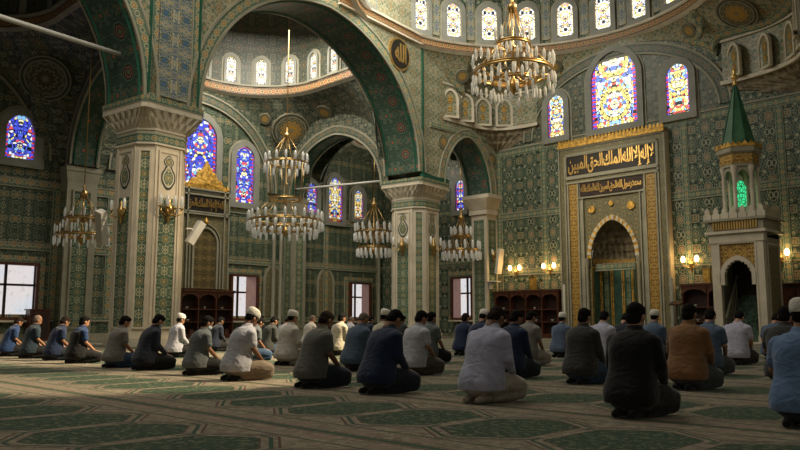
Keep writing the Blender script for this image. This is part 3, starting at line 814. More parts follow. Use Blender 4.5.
# --- main bay
MC = (-16.8, 24.65); MR = 7.25; MZ = 14.05
def main_low(x, y, s):
    q = min(abs(x), abs(y)); 
    side = abs(y) / s.hy >= abs(x) / s.hx
    q = abs(x + .3 * 0) if side else abs(y)
    if q < 5.35: return 10.0 + 3.75 * sqrt(max(0, 1 - (q / 5.35) ** 2)) if q < 5.35 else 12.0
    return 12.65
def main_low2(x, y, s): return max(main_low(x, y, s), 10.0) if min(abs(x), abs(y)) < 4.6 else 12.65
bayM = Bay(MC, 7.45, 7.3, MR, MZ, main_low2, 8.0, .15)
m = MB(); bayM.surf(m, math.radians(-20), math.radians(176), 240, 8)
rm = struct('ceiling', m, 'tile_cream', 'painted pendentives and dome ring high above the prayer niche', 'dome', smooth=True)
m = MB(); ring(m, MC, [(MR + .1, MZ - .12), (MR - .10, MZ)]); ring(m, MC, [(MR - .06, MZ + .34), (MR - .22, MZ + .42), (MR + .1, MZ + .46)]); m.obj('ring_moulding', 'stone', rm, True)
m = MB(); ring(m, MC, [(MR - .05, MZ), (MR - .02, MZ + .34)]); m.obj('ring_band', 'b_red', rm, True)
zdm = MZ + .46
m = MB(); ring(m, MC, [(MR + .05, zdm), (MR + .05, zdm + 2.6)] + [((MR + .05) * cos(q * pi / 20), zdm + 2.6 + 5.5 * sin(q * pi / 20)) for q in range(1, 11)]); m.obj('dome_shell', 'tile', rm, True)
dome_windows(MC, MR + .02, zdm + .25, .78, 1.75, [math.radians(a) for a in range(216, 30, -15)], 'pale', 1.5, lambda i: f'{ords[i]} arched window from the left in the ring of the great dome', .24, seed=13)
m = MB()
for ph in range(216, 40, -15):
    a = math.radians(ph - 7.5); n = (-cos(a), -sin(a)); fr = Fr((MC[0] + (MR + .03) * cos(a), MC[1] + (MR + .03) * sin(a)), (sin(a), -cos(a)), n)
    rect(m, fr, -.22, .22, zdm + .2, zdm + 2.4, .05)
m.obj('pier_panel', 'tile_blue', rm)
# squinch niches in the two far corners
def squinch(sgn, lab):
    root = struct('trim_1' if sgn < 0 else 'trim_2', MB_squinch_wall(sgn), 'tile_cream', lab, 'squinch')
    phs = [SQ0 + (SQ1 - SQ0) * (i + .5) / 5 for i in range(4 if sgn < 0 else 5)]
    for ph in phs:
        p = fix(ph, sgn); n = Vector((MC[0] - p.x, MC[1] - p.y)).normalized(); 
        fr = Fr((p.x + n.x * .09, p.y + n.y * .09), (-n.y, n.x), (n.x, n.y))
        m = MB(); arch_band(m, fr, 0, 11.8, .33, .5, 0, .12, .12, zb=11.0); rect(m, fr, -.45, .45, 10.91, 11.01, .14); m.obj('niche_surround', 'stone', root)
        m = MB(); arch_fill(m, fr, 0, 11.0, 11.8, .33, .5, .04); m.obj('niche_panel', 'tile_cream', root)
        m = MB()
        for zc, r in ((11.85, .15), (11.4, .12)):
            for i in range(12):
                a, b = 2 * pi * i / 12, 2 * pi * (i + 1) / 12
                m.face([fr.p(0, zc, .06), fr.p(r * cos(a), zc + r * 1.3 * sin(a), .06), fr.p(r * cos(b), zc + r * 1.3 * sin(b), .06)])
        m.obj('niche_medallion', 'tile_gold', root)
    # corbel below
    m = MB(); N = 24; rows = []
    cx_, cy_ = MC[0] + (-7.45 if sgn < 0 else 8.9), MC[1] + 7.35
    for j, (k, z, sc_) in enumerate(((0, 10.8, 1), (.12, 10.6, 1), (.12, 10.5, 1), (.4, 10.25, 1), (.4, 10.15, 1), (.7, 9.9, 1), (1.0, 9.6, 1))):
        row = []
        for i in range(N * 2 + 1):
            ph = SQ0 + (SQ1 - SQ0) * i / (N * 2); p = fix(ph, sgn)
            kk = k + (.06 * (i % 4 - 1.5) / 1.5 if 0 < k < 1 else 0)
            row.append((p.x * (1 - kk) + cx_ * kk, p.y * (1 - kk) + cy_ * kk, z))
        rows.append(row)
    m.grid(rows); m.obj('corbel', 'muq', root)
    m = MB(); 
    for z0, z1, o in ((10.74, 10.90, .14), (12.6, 12.7, .10)):
        r0 = []; r1 = []; r2 = []
        for i in range(25):
            ph = SQ0 + (SQ1 - SQ0) * i / 24; p = fix(ph, sgn); n = Vector((MC[0] - p.x, MC[1] - p.y, 0)).normalized(); q = p + n * o
            r0.append((p.x, p.y, z0)); r1.append((q.x, q.y, z0)); r2.append((q.x, q.y, z1))
        m.grid([r0, r1, r2, [(a[0], a[1], z1) for a in r0]])
    m.obj('squinch_moulding', 'stone', root)
    return root
SQ0, SQ1 = math.radians(22), math.radians(57); SQR0 = math.radians(20)
def fix(ph, sgn):
    if sgn < 0: ph = pi - ph
    else: ph = SQR0 + (ph - SQ0) / (SQ1 - SQ0) * (SQ1 - SQR0)
    x, y = bayM.per(ph); return Vector((MC[0] + x, MC[1] + y, 0))
def MB_squinch_wall(sgn):
    m = MB(); r0 = []; r1 = []; U0 = []; U1 = []
    for i in range(25):
        ph = SQ0 + (SQ1 - SQ0) * i / 24; p = fix(ph, sgn); r0.append((p.x, p.y, 10.75)); r1.append((p.x, p.y, 12.75)); U0.append((ph * 8, 0)); U1.append((ph * 8, 1.9))
    m.grid([r0, r1], [U0, U1]); return m
squinch(-1, 'corner squinch with a row of small white niches above the narrow arch')
squinch(1, 'corner squinch with a row of small white niches above the green cone roof')
# roundels and ribs on the pendentives
m = MB(); bayM.disc(m, math.radians(47), .55, .85, .16); m.obj('roundel', 'r_gold', rm)
m = MB(); bayM.disc(m, math.radians(133), .55, .6, .16); m.obj('roundel', 'r_gold', rm)
for a_, t_ in ((63, .55), (116, .55), (150, .5)):
    m = MB(); bayM.disc(m, math.radians(a_), t_, .36, .10); m.obj('roundel', 'r_gold', rm)
def surf_curve(bay, pts, w, off=.07):
    r0 = []; r1 = []; U0 = []; U1 = []; acc = 0; last = None
    P = [bay.P(a, t) for a, t in pts]
    for i, p in enumerate(P):
        a, t = pts[i]; e = .01
        du = (bay.P(a + e, t) - bay.P(a - e, t)).normalized(); dv = (bay.P(a, min(1, t + e)) - bay.P(a, max(0, t - e))).normalized(); n = du.cross(dv).normalized()
        if n.dot(Vector((bay.c[0], bay.c[1], p.z - 2)) - p) < 0: n = -n
        tg = (P[min(i + 1, len(P) - 1)] - P[max(0, i - 1)]).normalized(); s_ = n.cross(tg)
        if last: acc += (p - last).length
        last = p; p = p + n * off
        r0.append(p - s_ * w / 2); r1.append(p + s_ * w / 2); U0.append((acc, 0)); U1.append((acc, .42))
    return r0, r1, U0, U1
m = MB()
for c_ in (45, 135):
    for sg in (-1, 1):
        pts = [(math.radians(c_ + sg * (17 - 17.5 * sin(k / 14 * pi / 2) * 0 - 17 * (k / 14) ** 1.6)), .06 + .9 * 0 + .12 * (k / 14) ** .7 + .0) for k in range(15)]
        pts = [(math.radians(c_ + sg * (19 * cos(k / 14 * pi / 2))), .10 + .85 * 0 + .10 * sin(k / 14 * pi)) for k in range(15)]
        a_ = surf_curve(bayM, pts, .34); m.grid([a_[0], a_[1]], [a_[2], a_[3]])
        pts = [(math.radians(c_ + sg * (21 - 9 * sin(k / 14 * pi * .5))), .12 + .84 * k / 14) for k in range(15)]
        a_ = surf_curve(bayM, pts, .30); m.grid([a_[0], a_[1]], [a_[2], a_[3]])
m.obj('rib_band', 'b_cream', rm)

# wall discs beside the arches
def flat_disc(fr, s0, z0, r, o, name, mat, par, N=36):
    m = MB()
    for i in range(N):
        a, b = 2 * pi * i / N, 2 * pi * (i + 1) / N
        m.face([fr.p(s0, z0, o), fr.p(s0 + r * cos(a), z0 + r * sin(a), o), fr.p(s0 + r * cos(b), z0 + r * sin(b), o)], [(0, 0), (cos(a), sin(a)), (cos(b), sin(b))])
        m.face([fr.p(s0 + r * cos(a), z0 + r * sin(a), o), fr.p(s0 + r * cos(b), z0 + r * sin(b), o), fr.p(s0 + r * cos(b), z0 + r * sin(b), o - .1), fr.p(s0 + r * cos(a), z0 + r * sin(a), o - .1)], [(1, 0)] * 4)
    return m.obj(name, mat, par)
def text_mesh(body, name, mat, fr, s0, z0, w, h, o, par, bold=.02, depth=.02):
    bold = .022
    cu = bpy.data.curves.new('lettering', 'FONT'); cu.body = body; cu.extrude = .02; cu.offset = bold; cu.resolution_u = 3
    tmp = bpy.data.objects.new('lettering', cu); COL.objects.link(tmp)
    bpy.context.view_layer.update()
    me = bpy.data.meshes.new_from_object(tmp.evaluated_get(bpy.context.evaluated_depsgraph_get()))
    bpy.data.objects.remove(tmp)
    xs = [v.co.x for v in me.vertices]; ys = [v.co.y for v in me.vertices]
    x0, x1, y0, y1 = min(xs), max(xs), min(ys), max(ys)
    for v in me.vertices:
        a = s0 + ((v.co.x - x0) / (x1 - x0) - .5) * w; z = z0 + ((v.co.y - y0) / (y1 - y0) - .5) * h
        v.co = Vector(fr.p(a, z, o + (v.co.z > 0) * depth))
    me.materials.clear(); me.materials.append(MT[mat]); me.update()
    ob = bpy.data.objects.new(name, me); COL.objects.link(ob)
    if par: ob.parent = par
    return ob
ALLAH = '\uFE8D\uFEDF\uFEE0\uFEEA'; LA = '\uFEFB'; ILA = '\uFE87\uFEDF\uFEEA'; ILLA = '\uFE87\uFEFB'
MUH = '\uFEE3\uFEA4\uFEE4\uFEAA'; RAS = '\uFEAD\uFEB3\uFEEE\uFEDD'
MALIK = '\uFE8D\uFEDF\uFEE4\uFEE0\uFEDA'; HAQ = '\uFE8D\uFEDF\uFEA4\uFED6'; MUBIN = '\uFE8D\uFEDF\uFEE4\uFE92\uFEF4\uFEE6'
def rtl(*w): return ''.join(reversed(' '.join(w)))
pd = at(400, 54, X=-23.75)
sd_ = (pd.x - frAB.P[0]) * frAB.d[0] + (pd.y - frAB.P[1]) * frAB.d[1]
dl = thing('calligraphy_disc', 'round black and gold calligraphy disc on the wall above the central pillar', 'wall disc', frAB.p(sd_, pd.z, 1.0))
lf = Fr((0, 0), frAB.d, frAB.n)
flat_disc(lf, 0, 0, .78, .10, 'gold_rim', 'gold', dl); flat_disc(lf, 0, 0, .68, .13, 'ground', 'r_black', dl)
text_mesh(rtl(ALLAH), 'lettering', 'gold', lf, 0, .05, .85, .9, .14, dl, .02)
fbc = Fr(frBC.p(0, 0, .8)[:2], frBC.d, frBC.n)
for s_, z_, r_ in ((.95, 9.6, .36), (4.75, 9.3, .36)):
    flat_disc(fbc, s_, z_, r_, .05, 'roundel', 'r_gold', wBC)
m = MB(); rect(m, fbc, 0, 5.7, 10.2, 10.45, .06, 0, 'h'); struct('border_band', m, 'b_green', '', '', wBC)

# tie rods
def rod(p, q, r, lab):
    o = thing('tie_rod', lab, 'rod', p); p = Vector(p); q = Vector(q)
    MB().tube([(0, 0, 0), q - p], r, 10).obj('bar', 'white', o, True); d = (q - p).normalized()
    MB().tube([(0, 0, 0), d * .12], r * 1.8, 10).obj('end_collar', 'wire', o, True); MB().tube([q - p - d * .12, q - p], r * 1.8, 10).obj('end_collar', 'wire', o, True)
dA = frAB.d
rod((A[0] - dA[0] * 1.1, A[1] - dA[1] * 1.1, 9.35), (A0[0] + dA[0] * 1.1, A0[1] + dA[1] * 1.1, 9.35), .075, 'long pale tie rod across the arch at the upper left')
rod((XL + .6, 24.9, 7.9), (B[0] - 1.3, 26.0, 7.75), .06, 'pale tie rod across the aisle left of the central pillar')
# ------------------------------------------------------------------ prayer niche
def mihrab():
    cx = -17.42; t = thing('prayer_niche', 'tall gilded prayer niche frame with black and gold inscription panel in the front wall', 'prayer niche', (cx, YQ, 0))
    fr = Fr((0, 0), (1, 0), (0, -1))
    W = 2.74; TOP = 9.2; O = .34
    def ringp(w0, w1, zt0, zt1, o, mat, name, back=0.0):
        """upright U shaped border: half widths w0 > w1, tops zt0 > zt1"""
        m = MB(); rect(m, fr, -w0, -w1, 0, zt0, o, back, 'v'); rect(m, fr, w1, w0, 0, zt0, o, back, 'v'); rect(m, fr, -w1, w1, zt1, zt0, o, back, 'h'); m.obj(name, mat, t); return m
    ringp(W, 2.42, TOP, 8.85, O, 'tile_mihrab', 'outer_frame')
    for sg in (-1, 1):
        m = MB(); lf = Fr((sg * W, 0), (0, -1), (sg, 0)); rect(m, lf, 0, O, 0, TOP, .02, 0); m.obj('side_face', 'stone', t)  # pale stone panels added to brighten the frame's dark sides
    m = MB(); 
    for w_, z_ in ((W, TOP), (2.42, 8.88)):
        rect(m, fr, -w_, -w_ + .07, 0, z_, O + .05); rect(m, fr, w_ - .07, w_, 0, z_, O + .05); rect(m, fr, -w_, w_, z_ - .07, z_, O + .05)
    for z_ in (7.62, 7.40, 6.62): rect(m, fr, -2.42 if z_ > 7 else -1.7, 2.42 if z_ > 7 else 1.7, z_, z_ + .08, O + .05)
    for q in (-2.28, -1.74, -1.5, 1.42, 1.68, 2.22): rect(m, fr, q, q + .07, .3, 7.4 if abs(q) > 1.6 else 6.62, O + .04)
    m.obj('moulding', 'stone_dim', t)
    # crest of small palmettes
    m = MB(); rect(m, fr, -W, W, TOP, TOP + .12, O + .1, 0)
    n = 30
    for i in range(n):
        s0 = -W + (i + .5) * 2 * W / n; a = W / n * .95; P = [(-a, .12), (a, .12), (a * .95, .22), (a * .4, .33), (0, .42), (-a * .4, .33), (-a * .95, .22)]
        m.face([fr.p(s0 + x, TOP + z, O + .08) for x, z in P]); m.face([fr.p(s0 + x, TOP + z, O + .0) for x, z in P])
    m.obj('crest', 'gilt', t)
    # large inscription
    m = MB(); rect(m, fr, -2.36, 2.36, 7.72, 8.82, O - .02, 0); m.obj('inscription_ground', 'black', t)
    m = MB(); frame_rect(m, fr, -2.38, 2.38, 7.70, 8.84, .09, O + .03); m.obj('inscription_frame', 'stone_dim', t)
    text_mesh(rtl(LA, ILA, ILLA, ALLAH, MALIK, HAQ, MUBIN).replace(' ', ''), 'inscription_lettering', 'gold', fr, 0, 8.27, 4.42, .94, O - .01, t, .02)
    # small inscription and upright gilt columns of lettering
    m = MB(); rect(m, fr, -1.62, 1.62, 6.74, 7.36, O - .02, 0); m.obj('inscription_ground', 'wood_dark', t)
    text_mesh(rtl(MUH, RAS, ALLAH, HAQ, MUBIN, ALLAH, MALIK, ALLAH).replace(' ', ''), 'inscription_lettering', 'gold', fr, 0, 7.05, 3.1, .50, O - .01, t, .03)
    for sg in (-1, 1):
        m = MB(); a, b = sorted((sg * 1.75, sg * 2.2)); rect(m, fr, a, b, .3, 7.38, O - .01, 0); m.obj('gilt_column_panel', 'tile_gold', t)
        m = MB(); a, b = sorted((sg * 2.3, sg * 2.42)); rect(m, fr, a, b, 0, 7.6, O - .02, 0); a, b = sorted((sg * 1.5, sg * 1.74)); rect(m, fr, a, b, 0, 7.4, O - .03, 0); m.obj('side_strip', 'stone_dim', t)
    m = MB(); rect(m, fr, -2.42, 2.42, 7.36, 7.74, O - .03, 0); m.obj('inner_lintel', 'tile_mihrab', t)
    # spandrel with arch opening
    a_, zs, H = 1.12, 3.75, 1.75
    cur = [(x, zs + z) for x, z in arch(a_, H, 28, .25)]
    m = MB(); pts = [(-1.5, zs)] + cur + [(1.5, zs)]
    m.grid([[fr.p(x, z, O - .06) for x, z in pts], [fr.p(x, 6.7, O - .06) for x, z in pts]], [[(x, z) for x, z in pts], [(x, 6.7) for x, z in pts]])
    for sg in (-1, 1):
        a, b = sorted((sg * a_, sg * 1.5)); rect(m, fr, a, b, 0, zs, O - .06, O - .3)
    m.obj('spandrel', 'tile_mihrab', t)
    # voussoirs
    A1 = arch(a_, H, 34, .25); B1 = arch(a_ + .2, H + .22, 34, .25)
    for i in range(34):
        q = [A1[i], A1[i + 1], B1[i + 1], B1[i]]; m = MB(); o_ = O + (.02 if i % 2 else .0)
        F = [fr.p(x, zs + z, o_) for x, z in q]; K = [fr.p(x, zs + z, O - .06) for x, z in q]
        m.face(F)
        for a in range(4): m.face([F[a], F[(a + 1) % 4], K[(a + 1) % 4], K[a]])
        m.obj('voussoir', 'stone' if i % 2 else 'gilt', t)
    for x, r in ((-1.0, .17), (0, .11), (1.0, .19)):
        o = flat_disc(fr, x, 6.05 if x else 6.25, r, O + .02, 'gilt_boss', 'gilt', t)
    # hollow of the niche
    D = 1.35
    def hp(th, r, z, dd=D): return fr.p(r * cos(th), z, O - .06 - dd * sin(th) * (r / a_))
    m = MB(); N = 28
    m.grid([[hp(pi * i / N, a_, 0) for i in range(N + 1)], [hp(pi * i / N, a_, 3.55) for i in range(N + 1)]]); m.obj('niche_wall', 'niche_green', t)
    m = MB()
    for k in range(8):
        th = pi * (k + .0) / 7; 
        for q in (-.035, .035):
            m.face([hp(th + q - .02, a_ - .03, .2), hp(th + q + .02, a_ - .03, .2), hp(th + q + .02, a_ - .03, 3.35), hp(th + q - .02, a_ - .03, 3.35)])
    for z in (.2, 3.3): m.grid([[hp(pi * i / N, a_ - .03, z) for i in range(N + 1)], [hp(pi * i / N, a_ - .03, z + .07) for i in range(N + 1)]])
    m.obj('gilt_ribs', 'gilt', t)
    m = MB()
    for k in (1, 3, 5): m.grid([[hp(pi * (k + .32 + .36 * q / 4) / 7, a_ - .015, z) for q in range(5)] for z in (.4, 3.2)], [[(q * .1, z) for q in range(5)] for z in (.4, 3.2)])
    m.obj('pattern_strip', 'tile_panel', t)
    m = MB(); m.grid([[hp(pi * i / N, a_ - .01, 3.45) for i in range(N + 1)], [hp(pi * i / N, a_ - .06, 3.5) for i in range(N + 1)], [hp(pi * i / N, a_ - .06, 3.75) for i in range(N + 1)]], [[(i * .12, q) for i in range(N + 1)] for q in (0, .05, .3)]); m.obj('niche_cornice', 'tile_gold', t)
    # muqarnas hood
    m = MB(); rows = []; tiers = 7
    for k in range(tiers):
        f0 = k / tiers; f1 = (k + 1) / tiers
        z0 = zs + H * sin(f0 * pi / 2) * .98; z1 = zs + H * sin(f1 * pi / 2) * .98
        r0 = a_ * cos(f0 * pi / 2 * .96); r1 = a_ * cos(f1 * pi / 2 * .96); n = max(4, 13 - 2 * k + (k % 2))
        NN = n * 6
        def rad(i, r, amp): return r * (1 - amp * abs(cos(n * pi * i / NN + (k % 2) * pi / 2)) ** 3)
        rows = [[hp(pi * i / NN, rad(i, r0, .02), z0) for i in range(NN + 1)], [hp(pi * i / NN, rad(i, r0 * .5 + r1 * .5, .08) + .02, z0 + (z1 - z0) * .7) for i in range(NN + 1)], [hp(pi * i / NN, r1 * (1 - .12 * abs(cos(n * pi * i / NN + (k % 2) * pi / 2)) ** 2), z1) for i in range(NN + 1)], [hp(pi * i / NN, r1, z1) for i in range(NN + 1)]]
        m.grid(rows)
    m.obj('muqarnas_hood', 'muq', t)
    # slim columns either side
    for sg in (-1, 1):
        m = MB(); m.lathe([(.11, 0), (.11, .15), (.07, .22), (.07, 3.35), (.12, 3.5), (.12, 3.75)], (sg * 1.3, -(O + .05), 0), 12); m.obj('niche_column', 'stone_dim', t, True)
    return t
mihrab()
def candle(name, lab, x, y, h, mat, r=.05):
    t = thing(name, lab, 'candle', (x, y, 0))
    m = MB(); m.lathe([(.0, 0), (.2, 0), (.18, .06), (.06, .14), (.05, .5), (.09, .56), (.03, .6)], n=16); m.obj('foot', 'brass', t, True)
    m = MB(); m.lathe([(r, .58), (r, h), (r * .5, h + .04), (0, h + .05)], n=14); m.obj('candle_shaft', mat, t, True)
p = at(564, 285, Y=31.0); candle('tall_candle', 'tall white candle standing left of the gold prayer niche', p.x, 31.0, 2.5, 'candle')
p = at(672, 285, Y=31.0); candle('tall_candle', 'tall grey candle standing right of the gold prayer niche', p.x, 31.0, 2.6, 'stone_grey', .06)
t = thing('reading_stand', 'small dark reading stand beside the tall grey candle', 'stand', (at(676, 300, Y=30.6).x, 30.6, 0))
m = MB(); m.lathe([(.22, 0), (.2, .05), (.035, .12), (.03, 1.5)], n=12); m.obj('post', 'wood_dark', t, True); m = MB(); m.box((0, 0, 1.55), (.5, .35, .05), M=Matrix.Rotation(.4, 4, 'X')); m.obj('desk', 'wood_dark', t)

# ------------------------------------------------------------------ gilded wall niche on the left wall
def wall_niche():
    yc = 19.75; t = thing('gilded_wall_niche', 'gilded carved wall niche with crown and lettering above the bookcase', 'wall niche', (XL, yc, 2.4))
    fr = Fr((0, 0), (0, 1), (1, 0)); W = 1.32; H = 4.9
    m = MB(); rect(m, fr, -W, W, 0, H, .14); m.obj('back_panel', 'tile_mihrab', t)
    m = MB()
    for a in (W, W - .26): rect(m, fr, -a, -a + .07, 0, H, .26); rect(m, fr, a - .07, a, 0, H, .26)
    for z in (H - .07, H - .35, H - 1.3, H - 1.2): rect(m, fr, -W, W, z, z + .07, .26)
    m.obj('moulding', 'stone_dim', t)
    m = MB(); rect(m, fr, -W + .2, W - .2, H - 1.18, H - .4, .2); m.obj('inscription_ground', 'black', t)
    text_mesh(rtl(ALLAH, LA, ILA, ILLA, MALIK, HAQ).replace(' ', ''), 'inscription_lettering', 'gold', fr, 0, H - .78, 2.1, .6, .21, t, .03)
    m = MB(); arch_band(m, fr, 0, 2.2, .62, .75, 0, .1, .26, zb=0); arch_band(m, fr, 0, 2.2, .82, .98, 0, .06, .24, zb=0); m.obj('arch_frame', 'stone_dim', t)
    m = MB(); arch_fill(m, fr, 0, 0, 2.2, .62, .75, .18); m.obj('arch_panel', 'tile_niche', t)
    m = MB(); m.lathe([(0, 0), (.10, .05), (.12, .16), (.05, .28), (0, .4)], fr.p(0, 3.12, .24), 12); m.obj('arch_finial', 'gilt', t, True)
    # crown
    m = MB(); P = [(-1.25, 0), (1.25, 0), (1.2, .22), (.95, .25), (.85, .5), (.6, .55), (.5, .85), (.28, .95), (.12, 1.25), (0, 1.45), (-.12, 1.25), (-.28, .95), (-.5, .85), (-.6, .55), (-.85, .5), (-.95, .25), (-1.2, .22)]
    c0 = (0, .3)
    for i in range(len(P)):
        j = (i + 1) % len(P); m.face([fr.p(c0[0], H + c0[1], .26), fr.p(P[i][0], H + P[i][1], .18), fr.p(P[j][0], H + P[j][1], .18)]); m.face([fr.p(P[i][0], H + P[i][1], .18), fr.p(P[j][0], H + P[j][1], .18), fr.p(P[j][0], H + P[j][1], 0), fr.p(P[i][0], H + P[i][1], 0)])
    m.obj('crown', 'gilt', t)
    for x, z in ((-1.2, H), (1.2, H)):
        m = MB(); m.lathe([(0, 0), (.08, .04), (.10, .14), (.03, .26), (0, .36)], fr.p(x, z, .16), 10); m.obj('finial', 'gilt', t, True)
wall_niche()

# ------------------------------------------------------------------ bookcases
def bookcase(lab, org, rz, W, H, n, D=.45):
    t = thing('bookcase', lab, 'bookcase', org, rz, 'carved wooden bookcases along the walls')   # local: x along, y = 0 front, +y back
    m = MB(); m.box((0, D / 2, .1), (W, D, .2)); m.box((0, D - .02, H / 2), (W, .04, H))
    for i in (0, n): m.box((-W / 2 + (.03 if i == 0 else W - .03), D / 2, H / 2), (.06, D, H))
    m.obj('carcass', 'wood', t)
    m = MB(); m.box((0, D / 2 - .02, H + .03), (W + .12, D + .08, .08)); m.box((0, .0, H - .05), (W + .04, .04, .10)); m.obj('cornice', 'wood', t)
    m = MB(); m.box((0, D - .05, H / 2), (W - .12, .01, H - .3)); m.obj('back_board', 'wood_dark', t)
    for i in range(1, n):
        m = MB(); m.box((-W / 2 + W * i / n, D / 2, H / 2), (.06, D - .04, H - .1)); m.obj('divider', 'wood', t)
    m = MB(); m.box((0, D / 2, .78), (W - .1, D - .06, .04)); m.obj('shelf', 'wood', t)
    m = MB(); m.box((0, D / 2, 1.38), (W - .1, D - .06, .04)); m.obj('shelf', 'wood', t)
    fr = Fr((0, 0), (1, 0), (0, -1)); w = W / n
    for i in range(n):
        m = MB(); s0 = -W / 2 + w * (i + .5); a = w / 2 - .06; cur = [(s0 + x, H - .42 + z) for x, z in arch(a, .26, 16, .05)]
        m.grid([[fr.p(x, z, .01) for x, z in cur], [fr.p(x, H - .08, .01) for x, z in cur]]); m.obj('arch_panel', 'wood', t)
    return t
def W2(org, rz, x, y, z): return (org[0] + x * cos(rz) - y * sin(rz), org[1] + x * sin(rz) + y * cos(rz), org[2] + z)
def small_book(loc, rz, w, h, mat, lab, grp):
    t = thing('book', lab, 'book', loc, rz, grp)
    m = MB(); m.box((0, 0, h / 2), (w, .18, h)); m.obj('cover', mat, t); m = MB(); m.box((0, -.002, h / 2), (w * .7, .17, h * .94)); m.obj('pages', 'paper', t)
def bowl(loc, lab, r=.09):
    t = MB().lathe([(.03, 0), (.035, .02), (r, .09), (r, .10), (r * .85, .09), (0, .03)], n=14).obj('bowl', 'paper', None, True); t.location = loc; tag(t, lab, 'bowl', 'pale bowls on the bookcase shelves')
cases = [('long wooden bookcase with four arched bays left of the gold prayer niche', ((-24.0 - 20.35) / 2, 31.45, 0.012), 0, 3.8, 2.28, 4),
         ('wooden bookcase with three arched bays against the left wall under the gilded wall niche', (XL + .62, 19.75, 0.012), pi / 2, 2.9, 2.25, 3),
         ('wooden bookcase with two arched bays between the gold prayer niche and the marble pulpit', (-13.05, 31.45, 0.012), 0, 2.2, 2.3, 2)]
for i, (lab, org, rz, W_, H_, n_) in enumerate(cases):
    if i == 1: bookcase(lab, org, -pi / 2 + pi, W_, H_, n_)
    else: bookcase(lab, org, rz, W_, H_, n_)
    place = ['of the long bookcase', 'of the left wall bookcase', 'of the bookcase beside the pulpit'][i]
    rzz = pi / 2 if i == 1 else 0
    for k in range(n_):
        x = -W_ / 2 + W_ / n_ * (k + .5)
        bowl(W2(org, rzz, x + .02, .2, .80), f'pale bowl on lower shelf {place}, {ords[k]} bay')
        if k % 2 == 0 or i == 1: bowl(W2(org, rzz, x - .05, .2, 1.40), f'pale bowl on upper shelf {place}, {ords[k]} bay', .07)
        for q in range(4):
            small_book(W2(org, rzz, x + .16 + q * .055, .26, .20), rzz, .045, .22 + .02 * (q % 2), 'leather', f'brown book at the bottom {place}, {ords[k]} bay', f'books {place}, bay {ords[k]}')
p = at(788, 300, Y=31.4)
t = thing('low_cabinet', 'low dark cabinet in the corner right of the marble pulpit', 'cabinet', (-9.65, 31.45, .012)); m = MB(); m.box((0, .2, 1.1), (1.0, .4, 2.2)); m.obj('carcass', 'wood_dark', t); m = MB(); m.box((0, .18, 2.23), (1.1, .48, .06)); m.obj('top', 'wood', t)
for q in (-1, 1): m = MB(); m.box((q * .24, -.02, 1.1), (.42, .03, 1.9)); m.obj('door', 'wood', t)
p = at(49, 318, X=XL + .4)
t = thing('low_cabinet', 'low red-brown wooden cabinet by the left wall right of the wide window', 'cabinet', (XL + .4, p.y - .45, .012)); m = MB(); m.box((0, 0, .62), (.5, .8, 1.24)); m.obj('carcass', 'wood', t); m = MB(); m.box((.26, 0, .62), (.03, .66, 1.0)); m.obj('door', 'wood_dark', t); m = MB(); m.box((0, 0, 1.27), (.6, .9, .05)); m.obj('top', 'wood', t)
def gold_box(px, lab):
    p = at(px, 291, Y=31.65); t = thing('gilt_case', lab, 'case', (p.x, 31.65, 2.36))
    m = MB(); m.box((0, 0, .32), (.3, .2, .60)); m.obj('body', 'gold', t); m = MB(); m.box((0, 0, .03), (.36, .26, .06)); m.obj('foot', 'brass', t); m = MB(); m.box((0, 0, .65), (.36, .26, .06)); m.obj('lid', 'brass', t); m = MB(); m.box((0, -.105, .34), (.18, .01, .4)); m.obj('front_panel', 'gilt', t)
gold_box(533, 'upright gilt case standing on the bookcase left of the prayer niche'); gold_box(708, 'upright gilt case standing on the bookcase beside the marble pulpit')

